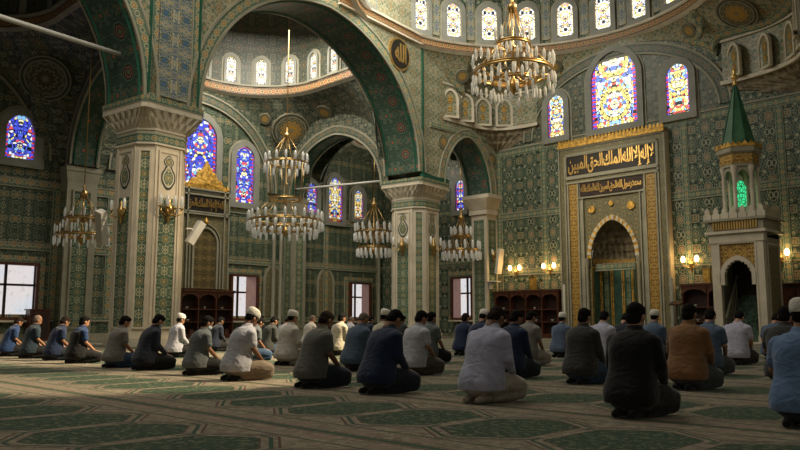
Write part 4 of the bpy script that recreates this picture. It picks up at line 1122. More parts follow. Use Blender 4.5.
# ------------------------------------------------------------------ pulpit
def minbar():
    cx, y0 = -10.55, 28.2
    t = thing('marble_pulpit', 'tall marble pulpit with stair doorway, battlements, columned kiosk and green cone roof', 'pulpit', (cx, y0, .012))
    fr = Fr((0, 0), (1, 0), (0, -1)); W = .93; ZT = 4.0; DP = 1.7
    for sg in (-1, 1):
        m = MB(); m.box((sg * (W - .14), .14, ZT / 2), (.28, .28, ZT)); m.box((sg * (W - .14), .12, .14), (.38, .38, .28)); m.obj('post', 'stone', t)
        m = MB(); m.box((sg * (W - .05), DP / 2 + .14, 1.9), (.10, DP - .28, 3.8)); m.obj('side_wall', 'stone_dim', t)
        m = MB(); lf = Fr((sg * W, 0), (0, 1), (sg, 0)); frame_rect(m, lf, .35, DP - .1, .3, 3.6, .07, .03); m.obj('side_moulding', 'stone', t)
        m = MB(); lf = Fr((sg * W, 0), (0, 1), (sg, 0)); rect(m, lf, .5, DP - .25, .45, 3.45, .012); m.obj('side_panel', 'tile_mihrab', t)
    # front panel with pointed doorway
    cur = [(x, 2.55 + z) for x, z in arch(.60, .62, 22, .3)]
    pts = [(-.66, 2.3), (-.66, 2.5)] + cur + [(.66, 2.5), (.66, 2.3)]
    m = MB(); m.grid([[fr.p(x, z, -.06) for x, z in pts], [fr.p(x, 3.62, -.06) for x, z in pts]], [[(x, z) for x, z in pts], [(x, 3.62) for x, z in pts]]); m.obj('doorway_spandrel', 'tile_gold', t)
    m = MB(); arch_band(m, fr, 0, 2.45, .48, .56, 0, .16, .02, zb=2.1, e=.3, back=-.2); 
    # lobed edge
    for x, z in [(q[0], q[1]) for q in arch(.48, .56, 10, .3)][1:-1]:
        m.ell(fr.p(x, 2.45 + z, -.05), (.06, .08, .06), 8, 6)
    m.obj('doorway_arch', 'stone', t, False)
    m = MB(); frame_rect(m, fr, -.68, .68, 2.0 - 2, 3.66, .06, .02, -.1); m.obj('doorway_frame', 'stone', t)
    m = MB(); m.box((0, .14, 3.83), (2 * W + .08, .36, .36)); m.box((0, DP / 2, 4.02), (2 * W + .3, DP + .3, .10)); m.obj('lintel', 'stone', t)
    m = MB()
    for i in range(17): rect(m, fr, -.78 + i * .095, -.78 + i * .095 + .055, 4.12, 4.42, .115, .0)
    m.obj('gilt_grille', 'gold', t)
    m = MB(); m.box((0, DP / 2, 4.26), (2 * W + .12, DP + .1, .36)); m.box((0, DP / 2, 4.48), (2 * W + .36, DP + .34, .09)); m.obj('balcony', 'stone_dim', t)
    m = MB()
    for i in range(7):
        x = -.96 + i * .32
        for yy in (-.1,):
            P = [(-.14, 0), (.14, 0), (.15, .16), (.08, .24), (.10, .32), (0, .46), (-.10, .32), (-.08, .24), (-.15, .16)]
            for o in (-.03, .04): m.face([fr.p(x + a, 4.52 + b, o + .1) for a, b in P])
            for k in range(9): a, b = P[k], P[(k + 1) % 9]; m.face([fr.p(x + a[0], 4.52 + a[1], .14), fr.p(x + b[0], 4.52 + b[1], .14), fr.p(x + b[0], 4.52 + b[1], .07), fr.p(x + a[0], 4.52 + a[1], .07)])
    for sg in (-1, 1):
        l2 = Fr((sg * (W + .08), 0), (0, 1), (sg, 0))
        for i in range(5):
            P = [(-.14, 0), (.14, 0), (.15, .16), (.08, .24), (.10, .32), (0, .46), (-.10, .32), (-.08, .24), (-.15, .16)]
            for o in (-.03, .04): m.face([l2.p(.15 + i * .34 + a, 4.52 + b, o) for a, b in P])
    m.obj('battlements', 'stone', t)
    # stair
    for i in range(8):
        m = MB(); m.box((0, .25 + i * .19 + .5 * (DP - .3 - i * .19), .11 + i * .22), (2 * W - .5, DP - .3 - i * .19, .22)); m.obj('step', 'steps', t)
    for sg in (-1, 1):
        m = MB(); m.tube([(sg * .6, .2, .9), (sg * .6, 1.5, 2.5)], .05, 8)
        for k in range(6): m.tube([(sg * .6, .25 + k * .22, .05 + k * .2), (sg * .6, .25 + k * .22, .96 + k * .27)], .03, 6)
        m.obj('handrail', 'stone_dim', t)
    m = MB(); m.box((0, DP - .02, 2), (2 * W, .04, 4)); m.obj('back_wall', 'wood_dark', t)
    # kiosk
    ky = .75; R = .66
    def hexa(r): return [(r * cos(pi / 6 + k * pi / 3) , ky + r * sin(pi / 6 + k * pi / 3)) for k in range(6)]
    m = MB(); prism(m, hexa(R + .05), 4.5, 4.75); m.obj('kiosk_base', 'stone', t)
    for k in range(6):
        x, y = hexa(R - .08)[k]; m = MB(); m.lathe([(.11, 4.75), (.11, 4.85), (.075, 4.95), (.07, 6.25), (.12, 6.4), (.12, 6.5)], (x, y, 0), 10); m.obj('kiosk_column', 'stone', t, True)
        a = pi / 6 + k * pi / 3 + pi / 6; n = (cos(a), sin(a)); f6 = Fr(((R - .07) * cos(pi / 6) * n[0], ky + (R - .07) * cos(pi / 6) * n[1]), (-n[1], n[0]), n)
        cu = [(x_, 6.0 + z_) for x_, z_ in arch(.21, .36, 14, .25)]; pp = [(-.30, 6.0)] + cu + [(.30, 6.0)]
        m = MB(); m.grid([[f6.p(x_, z_, .02) for x_, z_ in pp], [f6.p(x_, 6.5, .02) for x_, z_ in pp]]); m.obj('kiosk_arch', 'stone_dim', t)
    m = MB(); prism(m, hexa(R + .02), 6.48, 6.58); prism(m, hexa(R + .06), 6.95, 7.02, hexa(R + .14)); prism(m, hexa(R + .14), 7.02, 7.22); m.obj('kiosk_cornice', 'stone_dim', t)
    m = MB(); prism(m, hexa(R + .03), 6.58, 6.95); m.obj('kiosk_inscription_band', 'tile_gold', t)
    m = MB(); hx = hexa(R + .17)
    for k in range(6):
        a, b = hx[k], hx[(k + 1) % 6]
        for q in range(4):
            u0, u1 = q / 4, (q + 1) / 4; um = (u0 + u1) / 2
            L = lambda u: (a[0] + (b[0] - a[0]) * u, a[1] + (b[1] - a[1]) * u)
            m.face([(*L(u0), 7.2), (*L(u1), 7.2), (*L(u1), 7.28), (*L(um), 7.42), (*L(u0), 7.28)])
    m.obj('gilt_zigzag_trim', 'gilt', t)
    m = MB(); oc = lambda r: [(r * cos(k * pi / 4), ky + r * sin(k * pi / 4)) for k in range(8)]
    prism(m, oc(R - .03), 7.22, 9.72, oc(.05)); m.obj('cone_roof', 'cone', t)
    m = MB()
    for k in range(8): m.tube([(*oc(R - .02)[k], 7.25), (*oc(.055)[k], 9.72)], .018, 6)
    m.obj('cone_ribs', 'greenline', t)
    m = MB(); m.lathe([(.05, 9.68), (.10, 9.76), (.04, 9.86), (.12, 9.98), (.13, 10.06), (.04, 10.18), (.07, 10.26), (.02, 10.36), (.0, 10.45)], (0, ky, 0), 12); m.obj('gilt_finial', 'gold', t, True)
    Mm = Mat('green lit lantern glass'); u, v, _ = Mm.coords('Object'); n = Mm.voro(Mm.vec(u, v, _), 9, 'DISTANCE_TO_EDGE'); c = Mm.mix(n.lt(.09), (.05, .75, .28), (.01, .06, .02)); MT['lantern'] = Mm.bsdf((.02, .1, .04), .3, 0, None, .4, c, .9)
    m = MB(); m.lathe([(0, 5.0), (.16, 5.05), (.19, 5.3), (.19, 5.75), (.10, 5.98), (0, 6.05)], (0, ky, 0), 8); m.obj('green_lantern', 'lantern', t)
    return t
minbar()

# ------------------------------------------------------------------ chandeliers
def drop_mesh(L=.34, r=.045):
    m = MB(); m.lathe([(0, 0), (r * .5, -.03), (r, -.07), (r, -L + .06), (r * .6, -L + .02), (0, -L)], n=8); return m.mesh('crystal drop', 'crystal', True)
def candle_mesh(h=.30, r=.05):
    m = MB(); m.lathe([(0, -.02), (r * .9, 0), (r * .5, .05), (r, .09), (r, h), (r * .5, h + .05), (0, h + .1)], n=8); return m.mesh('glass candle', 'crystal', True)
def chandelier(lab, c, tiers, apex, ceil, crys=.34, cr=.045, jit=0.0):
    """tiers: (z below apex point, radius, n drops, n upright, arms)"""
    t = thing('chandelier', lab, 'chandelier', c, group='crystal chandeliers')   # c is the apex where the cables gather
    dm, cm = drop_mesh(crys, cr), candle_mesh(crys * .8, cr)
    m = MB(); m.tube([(0, 0, 0), (0, 0, ceil - c[2])], .022 if apex < 2 else .03, 8); m.obj('suspension_rod', 'brass', t, True)
    m = MB(); m.lathe([(.03, .4), (.07, .3), (.04, .2), (.13, .1), (.16, 0), (.10, -.1), (.04, -.18), (0, -.2)], n=16); m.obj('top_hub', 'brass', t, True)
    zl = min(q[0] for q in tiers)
    m = MB(); m.lathe([(.035, 0), (.035, zl * .5), (.09, zl * .5 - .08), (.04, zl * .5 - .2), (.035, zl + .1), (.13, zl), (.17, zl - .15), (.08, zl - .3), (.0, zl - .42)], n=14); m.obj('stem', 'brass', t, True)
    last = (0, .08)
    for (z, r, nd, nu, na) in tiers:
        m = MB(); m.torus((0, 0, z), r, .035, 48, 8); m.torus((0, 0, z + .07), r, .02, 48, 6)
        m.lathe([(r - .03, z - .02), (r - .03, z + .09)], n=48); m.obj('ring', 'brass', t, True)
        m = MB()
        for k in range(na):
            a = 2 * pi * k / na; m.tube([(.05 * cos(a), .05 * sin(a), z - .05), (r * .4 * cos(a), r * .4 * sin(a), z - .12), (r * cos(a), r * sin(a), z)], .018, 6)
        m.obj('arms', 'brass', t, True)
        m = MB()
        for k in range(8):
            a = 2 * pi * (k + .5) / 8; m.tube([(last[1] * cos(a), last[1] * sin(a), last[0]), (r * cos(a), r * sin(a), z)], .016, 5)
        m.obj('cables', 'brass', t, True)
        last = (z, r * .9)
        for k in range(nd):
            a = 2 * pi * k / nd; o = bpy.data.objects.new('crystal_drop', dm); COL.objects.link(o); o.parent = t; o.location = ((r + .05) * cos(a), (r + .05) * sin(a), z - .03 - jit * random.random())
        for k in range(nu):
            a = 2 * pi * (k + .5) / nu; o = bpy.data.objects.new('glass_candle', cm); COL.objects.link(o); o.parent = t; o.location = ((r + .03) * cos(a), (r + .03) * sin(a), z + .05 + jit * random.random() * .8)
    return t
p = at(512, 8, D=21.5)
c1 = chandelier('large ring chandelier with hanging crystals, near the top right of the middle', (p.x, p.y, p.z), [(-1.15, .5, 12, 10, 6), (-2.0, 1.15, 34, 26, 8), (-2.25, .62, 16, 10, 4)], 2, 19, .34, .042, .28)
p = at(287, 136, X=-28.9)
c2 = chandelier('tall three-tier brass chandelier with rows of crystal tubes in the left aisle', (p.x, p.y, p.z), [(-1.35, .98, 16, 14, 6), (-3.1, .78, 0, 0, 8), (-4.15, 1.72, 28, 24, 10), (-4.5, 1.45, 24, 0, 0)], 1, 18.0, .42, .068)
p = at(374, 205, X=-29.6)
c3 = chandelier('small two-tier chandelier just left of the central pillar', (p.x, p.y, p.z), [(-1.5, 1.0, 20, 16, 6), (-2.35, .85, 20, 0, 6)], 1, 13.4, .46, .07)
p = at(461, 218, X=-25.0)
c4 = chandelier('small chandelier seen through the narrow arch right of the central pillar', (p.x, p.y, p.z), [(-.95, .5, 0, 10, 6), (-1.7, .92, 20, 14, 6)], 1, 10.15, .46, .07)
p = at(84, 195, X=-29.3)
c5 = chandelier('dim brass chandelier hanging behind the left pillar', (p.x, p.y, p.z), [(-.95, .65, 10, 10, 6), (-1.6, .95, 20, 12, 6)], 1, 18.0, .36, .036)

# ------------------------------------------------------------------ wall lamps
def sconce(lab, p, n, lit, arms=(-1, 1), s=1.0):
    t = thing('wall_lamp', lab, 'wall lamp', p, atan2(n[1], n[0]) - pi / 2, 'brass wall lamps')   # local +y out of the wall
    m = MB(); m.lathe([(0, -.30 * s), (.04 * s, -.25 * s), (.03 * s, -.12 * s), (.09 * s, -.05 * s), (.10 * s, .05 * s), (.04 * s, .12 * s), (.05 * s, .2 * s), (0, .28 * s)], (0, .07, 0), 12); m.obj('back_plate', 'brass', t, True)
    for a in arms:
        m = MB(); m.tube([(0, .08, -.05 * s), (a * .12 * s, .16, -.14 * s), (a * .25 * s, .2, -.08 * s), (a * .27 * s, .2, .04 * s)], .018 * s, 6); m.lathe([(.02, 0), (.06 * s, .02), (.06 * s, .04), (.02, .05)], (a * .27 * s, .2, .02 * s), 10); m.obj('arm', 'brass', t, True)
        m = MB(); q_ = 1.0 if lit else .55; m.lathe([(.03 * s * q_, .06 * s), (.075 * s * q_, .10 * s), (.085 * s * q_, .2 * s), (.05 * s * q_, .3 * s), (.0, .31 * s)], (a * .27 * s, .2, .0), 10); m.obj('lamp_glass', 'lamp' if lit else 'crystal', t, True)
    if lit:
        l = bpy.data.lights.new('wall_lamp_light', 'POINT'); l.energy = 26; l.color = (1, .62, .25); l.shadow_soft_size = .12
        o = bpy.data.objects.new('wall_lamp_light', l); COL.objects.link(o); o.parent = t; o.location = (0, .55, .2 * s)
    return t
for px, py, lab in ((517, 272, 'lit brass double wall lamp above the bookcase, the one nearer the corner'), (551, 270, 'lit brass double wall lamp just left of the gold prayer niche'), (692, 264, 'lit brass double wall lamp between the gold prayer niche and the marble pulpit'), (781, 258, 'lit brass double wall lamp right of the marble pulpit')):
    p = at(px, py, Y=YQ - .02); sconce(lab, p, (0, -1), True, s=1.1)
def on_face(c, hw, zt, face, z, u=0.0, off=.02):
    a = ANG + face; return (c[0] + (hw + off) * cos(a) - u * sin(a), c[1] + (hw + off) * sin(a) + u * cos(a), z), (cos(a), sin(a))
p, n = on_face(A, .94, 0, 0, 4.35); sconce('large unlit brass wall lamp on the broad face of the left pillar', p, n, False, (-1, -.35, .35, 1), 1.5)
p, n = on_face(A, .94, 0, -pi / 2, 4.25); sconce('unlit brass wall lamp on the shaded side of the left pillar', p, n, False, (-1, 1), 1.3)
p, n = on_face(B, .99, 0, -pi / 2, 4.35); sconce('unlit brass wall lamp on the left face of the central pillar', p, n, False, (-1, 1), 1.5)
p, n = on_face(B, .99, 0, 0, 4.35); sconce('unlit brass wall lamp on the right face of the central pillar', p, n, False, (-1, 1), 1.5)
sconce('small unlit brass wall lamp on the corner pilaster', (-24.22, 31.55, 4.2), (1, 0), False, (-1, 1), 1.1)

# ------------------------------------------------------------------ loudspeakers
def speaker(lab, p, n, tilt, roll=0.0, L=1.15, w=.32):
    t = thing('column_loudspeaker', lab, 'loudspeaker', p, atan2(n[1], n[0]) - pi / 2)
    Mx = Matrix.Rotation(tilt, 4, 'X') @ Matrix.Rotation(roll, 4, 'Y')
    m = MB(); m.box((0, .5, 0), (w, .24, L), M=None); m2 = MB()
    b = MB(); 
    P = [(-w / 2, .12), (w / 2, .12), (w / 2 * .8, -.12), (-w / 2 * .8, -.12)]
    for z0, z1 in ((-L / 2, L / 2),):
        for i in range(4):
            j = (i + 1) % 4
            b.face([Mx @ Vector((*P[i], z0)) + Vector((0, .38, 0)), Mx @ Vector((*P[j], z0)) + Vector((0, .38, 0)), Mx @ Vector((*P[j], z1)) + Vector((0, .38, 0)), Mx @ Vector((*P[i], z1)) + Vector((0, .38, 0))])
        for z in (z0, z1): b.face([Mx @ Vector((*q, z)) + Vector((0, .38, 0)) for q in P])
    b.obj('cabinet', 'white', t)
    g = MB(); g.face([Mx @ Vector((a * w * .42, .125, b_ * L * .46)) + Vector((0, .38, 0)) for a, b_ in ((-1, -1), (1, -1), (1, 1), (-1, 1))]); g.obj('grille', 'paper', t)
    k = MB(); k.tube([(0, 0, .1), (0, .2, .12), (0, .34, 0)], .03, 6); k.obj('bracket', 'white', t)
p, n = on_face(A, .94, 0, -pi / 2, 3.75, -.55); speaker('slanting pale column loudspeaker on the shaded left side of the left pillar', p, n, -.38, -.42)
p, n = on_face(A, .94, 0, pi / 2, 3.75, -.7); speaker('slanting pale column loudspeaker on the right side of the left pillar', p, n, -.50, .15, L=.85, w=.26)
speaker('pale column loudspeaker high beside the corner pilaster', (-24.15, 31.6, 3.9), (1, -.25), -.22, 0, 1.3, .3)
t = thing('wall_shelf', 'small pale bracket shelf on the corner pilaster above the bookcase', 'shelf', (-24.1, 31.3, 2.85)); m = MB(); m.box((.14, 0, 0), (.5, .5, .05)); m.obj('board', 'white', t); m = MB(); m.box((-.05, 0, -.2), (.05, .3, .35)); m.obj('bracket', 'white', t)

#PEOPLE
# ------------------------------------------------------------------ people sitting on their heels
def remesh(mb, name, vox=.014, smooth=4, fac=.5):
    me = mb.mesh(name + ' raw'); o = bpy.data.objects.new('raw', me); COL.objects.link(o)
    r = o.modifiers.new('r', 'REMESH'); r.mode = 'VOXEL'; r.voxel_size = vox; r.use_smooth_shade = True
    k = o.modifiers.new('s', 'SMOOTH'); k.iterations = smooth; k.factor = fac
    bpy.context.view_layer.update()
    out = bpy.data.meshes.new_from_object(o.evaluated_get(bpy.context.evaluated_depsgraph_get())); out.name = name
    bpy.data.objects.remove(o); bpy.data.meshes.remove(me)
    out.polygons.foreach_set('use_smooth', [True] * len(out.polygons)); return out
TORSO = [(.06, -.03, .13, .11), (.12, -.04, .190, .155), (.20, -.035, .205, .170), (.29, -.02, .193, .158), (.38, -.01, .178, .138), (.47, .0, .178, .132), (.55, .005, .184, .132), (.61, .012, .182, .126), (.65, .02, .168, .115), (.685, .028, .140, .098), (.715, .034, .105, .080), (.742, .040, .076, .066), (.775, .048, .058, .056)]
def bendy(h):
    return lambda y, z: (y + h * max(0, z - .22) ** 1.6, z - .10 * h * max(0, z - .22))
def torso(mb, off, z0, z1, h, flare=0.0, nf=20):
    b = bendy(h); rows = []
    R = [r for r in TORSO if z0 <= r[0] <= z1]
    for i, (z, cy, a, c) in enumerate(R):
        f = flare * max(0, 1 - i / 3)
        y0, zz = b(cy, z)
        row = []
        for k in range(nf):
            t = 2 * pi * k / nf; ct, st = cos(t), sin(t); e = .82
            row.append((((a + off + f) * abs(ct) ** e * (1 if ct >= 0 else -1)), y0 + (c + off + f) * abs(st) ** e * (1 if st >= 0 else -1), zz))
        rows.append(row)
    cb = [(sum(p[0] for p in rows[0]) / nf, sum(p[1] for p in rows[0]) / nf, rows[0][0][2])] * nf; ct_ = [(0, sum(p[1] for p in rows[-1]) / nf, rows[-1][0][2])] * nf
    mb.grid([cb] + rows + [ct_], None, True)
def limb(mb, pts, rad, n=14):
    pts = [Vector(p) for p in pts]
    # rounded ends
    a = (pts[0] - pts[1]).normalized() * rad[0] * .6; b = (pts[-1] - pts[-2]).normalized() * rad[-1] * .6
    mb.tube([pts[0] + a] + pts + [pts[-1] + b], [rad[0] * .6] + list(rad) + [rad[-1] * .6], n)
def pose(h, bow, turn, name):
    b = bendy(h)
    def B_(x, y, z): q = b(y, z); return Vector((x, q[0], q[1]))
    sh = [B_(s * .172, .02, .635) for s in (-1, 1)]
    el = [B_(s * .225, .06, .42) for s in (-1, 1)]
    el = [Vector((e.x, min(e.y, .14), e.z)) for e in el]
    wr = [Vector((s * .15, .275, .255)) for s in (-1, 1)]
    at_ = B_(0, .055, .768)
    HM = Matrix.Rotation(turn, 4, 'Z') @ Matrix.Rotation(-bow, 4, 'X')
    def hd(x, y, z): return at_ + HM @ Vector((x, y, z))
    def he(mb, c, r, nu=16, nv=10): mb.ell(hd(*c), r, nu, nv, HM)
    out = {}
    # continuous body
    m = MB(); torso(m, -.028, .12, 2, h)
    m.tube([B_(0, .025, .70), B_(0, .045, .77), hd(0, .0, .03)], [.062, .056, .056], 14)
    he(m, (0, 0, .098), (.074, .094, .092)); he(m, (0, .030, .040), (.058, .066, .072)); he(m, (0, .052, .0), (.034, .036, .026))
    he(m, (0, .094, .050), (.012, .020, .024), 8, 6); he(m, (0, .078, .088), (.050, .018, .012), 10, 6); he(m, (0, .088, .018), (.022, .010, .008), 8, 6)
    for s in (-1, 1):
        he(m, (s * .076, -.004, .058), (.011, .021, .031), 8, 6)
        i = 0 if s < 0 else 1
        limb(m, [sh[i], (sh[i] + el[i]) / 2, el[i], (el[i] + wr[i]) / 2, wr[i]], [.052, .044, .037, .034, .025])
        pc = wr[i] + Vector((-s * .012, .055, -.018)); m.ell(pc, (.040, .050, .017), 12, 8, Matrix.Rotation(-.35, 4, 'X'))
        for k, (dx, ln) in enumerate(((-.030, .055), (-.011, .066), (.009, .062), (.027, .048))):
            p0 = pc + Vector((dx, .035, -.006)); m.tube([p0, p0 + Vector((dx * .15, ln * .5, -.008)), p0 + Vector((dx * .2, ln * .85, -.034)), p0 + Vector((dx * .2, ln * .9, -.050))], [.0098, .0095, .009, .006], 8)
        t0 = pc + Vector((-s * .034, .0, .0)); m.tube([t0, t0 + Vector((-s * .022, .026, -.004)), t0 + Vector((-s * .026, .050, -.018))], [.0115, .0105, .007], 8)
        limb(m, [(s * .09, .0, .18), (s * .145, .24, .165), (s * .165, .38, .13)], [.075, .066, .050])
        limb(m, [(s * .165, .38, .075), (s * .12, .18, .06), (s * .085, -.0, .055)], [.048, .048, .034])
        limb(m, [(s * .085, -.0, .055), (s * .075, -.09, .045), (s * .07, -.19, .03)], [.035, .034, .022])
        m.ell((s * .085, -.035, .055), (.034, .036, .036), 10, 8)
    out['body'] = remesh(m, name + ' body', .0095, 3, .45)
    # eyes
    m = MB()
    for s in (-1, 1): he(m, (s * .028, .0835, .066), (.011, .007, .006), 8, 6)
    out['eyes'] = m.mesh(name + ' eyes', None, True)
    # trousers
    m = MB(); m.ell((0, -.03, .165), (.21, .18, .125), 20, 12)
    for s in (-1, 1):
        limb(m, [(s * .09, .0, .185), (s * .15, .24, .175), (s * .172, .39, .14)], [.115, .098, .078])
        limb(m, [(s * .172, .39, .085), (s * .125, .20, .065), (s * .09, .0, .055)], [.072, .070, .055])
    out['trousers'] = remesh(m, name + ' trousers', .015, 4)
    # socks
    m = MB()
    for s in (-1, 1): limb(m, [(s * .085, -.04, .055), (s * .075, -.11, .048), (s * .07, -.205, .036)], [.043, .042, .032], 10)
    out['socks'] = remesh(m, name + ' socks', .012, 2)
    # shirts
    for kind in ('short', 'long'):
        m = MB(); torso(m, .016, .10, .73, h, .014, 24)
        for i, s in enumerate((-1, 1)):
            m.ell(sh[i] + Vector((-s * .006, 0, -.006)), (.070, .072, .066), 14, 10)
            if kind == 'short': limb(m, [sh[i], sh[i] * .45 + el[i] * .55, sh[i] * .22 + el[i] * .78], [.070, .064, .062])
            else: limb(m, [sh[i], (sh[i] + el[i]) / 2, el[i], (el[i] + wr[i]) / 2, el[i] * .08 + wr[i] * .92], [.070, .060, .054, .046, .038])
        # collar
        rows = []
        for z, r, o in ((.715, .080, 0), (.75, .072, .0), (.772, .066, .0)):
            rows.append([B_(r * cos(2 * pi * k / 18), .034 + (z - .715) * .2 + r * .98 * sin(2 * pi * k / 18), z) for k in range(18)])
        m.grid([[B_(0, .034, .715)] * 18] + rows + [[B_(0, .045, .76)] * 18], None, True)
        out['shirt_' + kind] = remesh(m, name + ' shirt ' + kind, .0135, 5)
    # hair
    m = MB(); he(m, (0, -.010, .104), (.0795, .097, .0925)); he(m, (0, -.044, .048), (.070, .058, .072)); he(m, (0, .035, .150), (.062, .055, .040))
    out['hair'] = remesh(m, name + ' hair', .011, 2)
    m = MB(); he(m, (0, -.008, .098), (.078, .096, .088)); he(m, (0, -.046, .060), (.064, .05, .05))
    out['hair_short'] = remesh(m, name + ' cropped hair', .011, 2)
    # knitted prayer cap
    m = MB(); rows = []
    for z, k in ((.100, 1.0), (.125, 1.03), (.155, 1.03), (.180, .96), (.197, .78), (.206, .45), (.208, .0)):
        rows.append([hd(.088 * k * cos(2 * pi * q / 28), -.006 + .104 * k * sin(2 * pi * q / 28) - (z - .1) * .1, z + .012 * cos(2 * pi * q / 28 * 0) + (.014 * sin(2 * pi * q / 28) if z < .11 else 0)) for q in range(28)])
    inner = [[hd(.080 * cos(2 * pi * q / 28), -.006 + .096 * sin(2 * pi * q / 28), .104 + .014 * sin(2 * pi * q / 28)) for q in range(28)]]
    m.grid(inner + rows, None, True); out['cap'] = m.mesh(name + ' cap', None, True)
    # face mask
    m = MB(); rows = []
    for z, fy, wv in ((.055, .101, .050), (.030, .113, .060), (.0, .102, .055), (-.022, .080, .040)):
        rows.append([hd(wv * sin(a_) * 1.12, fy * cos(a_) * 1.0 if abs(a_) < 1.3 else .03, z) for a_ in [(-1.35 + 2.7 * q / 12) for q in range(13)]])
    m.grid(rows)
    for s in (-1, 1): m.tube([hd(s * .056, .03, .045), hd(s * .080, .0, .075)], .0022, 5); m.tube([hd(s * .056, .03, .01), hd(s * .082, -.004, .04)], .0022, 5)
    out['mask'] = m.mesh(name + ' mask', None, True)
    # sleeveless vest
    m = MB(); torso(m, .030, .10, .68, h, .012, 24)
    for i, s in enumerate((-1, 1)): m.ell(sh[i] + Vector((-s * .045, 0, -.01)), (.056, .078, .058), 12, 8)
    out['vest'] = remesh(m, name + ' vest', .0135, 5)
    return out
POSES = [pose(.08, math.radians(16), .0, 'upright'), pose(.24, math.radians(36), .12, 'bowed'), pose(.16, math.radians(28), -.18, 'leaning'), pose(.32, math.radians(50), .0, 'deeply bowed')]
def cloth(name, col, rough=.85, stripes=None):
    M = Mat(name); x, y, z = M.coords('Object')
    n = M.noise(M.vec(x + z * .6, y, z * 1.5 - x * .5), 6.5, 2, 1.0); f = M.noise(M.vec(x, y, z), 60, 1)
    c = M.mix((n - .35) * 2.2, tuple(q * .72 for q in col), tuple(min(1, q * 1.12) for q in col))
    if stripes: c = M.mix(((x * 26).frac()).lt(.12), c, tuple(q * .8 for q in col))
    nm = M.bump(n + f * .05, .55, .03)
    return M.bsdf(c, rough, 0, nm, .25, sheen=.2)
CL = {}
def fabric(name, col):
    if name not in CL: CL[name] = cloth(name + ' cloth', col)
    return CL[name]
COLS = {'blue': (.014, .042, .13), 'teal': (.014, .030, .045), 'navy': (.007, .018, .058), 'deepnavy': (.008, .013, .028), 'black': (.0035, .0035, .005), 'greytee': (.20, .19, .17),
        'lightgrey': (.44, .44, .50), 'slate': (.10, .115, .12), 'olive': (.115, .115, .10), 'lavender': (.44, .45, .60), 'white': (.62, .56, .50), 'cream': (.46, .41, .31),
        'denim': (.055, .09, .14), 'darkolive': (.04, .042, .036), 'charcoal': (.038, .038, .037), 'brown': (.23, .115, .045), 'steel': (.08, .12, .19), 'skyblue': (.13, .22, .40),
        'khaki': (.22, .17, .12), 'jeans': (.035, .075, .15), 'trouserblack': (.006, .006, .007), 'trousernavy': (.014, .020, .036), 'beige': (.42, .37, .31), 'greybrown': (.09, .075, .06), 'palelilac': (.46, .45, .56), 'trousergrey': (.06, .065, .07)}
def fab(n): return fabric(n, COLS[n])
SK = [simple('warm light skin', (.40, .20, .12), .5, 0, 12, .08), simple('tan skin', (.28, .135, .075), .5, 0, 12, .08), simple('brown skin', (.17, .08, .045), .5, 0, 12, .08)]
HR = {'black': simple('black hair', (.006, .005, .0045), .85, 0, 60, .5, .3, .12), 'brown': simple('dark brown hair', (.016, .009, .006), .85, 0, 60, .5, .3, .12), 'grey': simple('cropped grey hair', (.12, .09, .07), .8, 0, 60, .3)}
CAPM = simple('white knitted cap', (.72, .69, .62), .9, 0, 70, .25, .7)
MASKM = simple('pale blue face mask', (.45, .55, .62), .8)
EYEM = simple('dark eye', (.02, .015, .012), .3)
NP = [0]
def person(label, px, py, shirt, trousers, sleeve='short', pose_i=0, hair='black', cap=False, mask=False, vest=None, sk=0, s=.92, rz=0.0, group=None, loc=None, D=None):
    p = loc or at(px, py, Z=0); P = POSES[pose_i]; NP[0] += 1
    root = bpy.data.objects.new('person', P['body']); COL.objects.link(root); root.location = (p[0], p[1], .014); root.scale = (s, s, s)
    root.rotation_euler = (0, 0, rz + random.uniform(-.06, .06)); tag(root, label, 'person', group)
    def mt(o, m):
        if not o.data.materials: o.data.materials.append(m)
        o.material_slots[0].link = 'OBJECT'; o.material_slots[0].material = m
    mt(root, SK[sk])
    def part(key, name, mtl, lab=None):
        o = bpy.data.objects.new(name, P[key]); COL.objects.link(o); o.parent = root; mt(o, mtl)
        if lab: o['label'] = lab
    part('eyes', 'eyes', EYEM); part('trousers', 'trousers', fab(trousers)); part('shirt_' + sleeve, 'shirt', fab(shirt)); part('socks', 'socks', fab('trouserblack' if trousers != 'beige' else 'beige'))
    if hair == 'grey': part('hair_short', 'hair', HR['grey'])
    elif cap: part('hair_short', 'hair', HR[hair])
    else: part('hair', 'hair', HR[hair])
    if cap: part('cap', 'prayer_cap', CAPM)
    if mask: part('mask', 'face_mask', MASKM)
    if vest: part('vest', 'vest', fab(vest))
    return root
P_ = person
# front row, left to right
P_('man in a bright blue polo shirt sitting at the far left edge', 8, 357, 'blue', 'trouserblack', 'short', 1, 'brown', sk=1)
P_('balding man in a dark teal t-shirt, second man from the left edge', 30, 359, 'teal', 'trouserblack', 'short', 0, 'grey', sk=1, s=.94)
P_('man in a dark navy short-sleeved shirt, third from the left edge', 54, 361, 'navy', 'trousernavy', 'short', 1, 'brown', sk=1)
P_('man in a black vest over a blue short-sleeved shirt with black trousers', 77, 364, 'blue', 'trouserblack', 'short', 0, 'black', vest='black', sk=0, s=.90)
P_('man in a grey t-shirt and blue jeans before the left pillar', 115, 368.5, 'greytee', 'jeans', 'short', 2, 'black', sk=1, s=.90)
P_('man in a deep navy long-sleeved shirt and face mask before the left pillar', 146, 371, 'deepnavy', 'trouserblack', 'long', 1, 'black', mask=True, sk=0, s=.93)
P_('man in a white cap and pale grey long shirt sitting behind the masked men', 175, 358, 'lightgrey', 'trouserblack', 'long', 0, 'black', cap=True, sk=1, s=.95)
P_('man in a slate grey polo shirt wearing a pale face mask', 197, 376, 'slate', 'trouserblack', 'short', 2, 'black', mask=True, sk=1, s=.88)
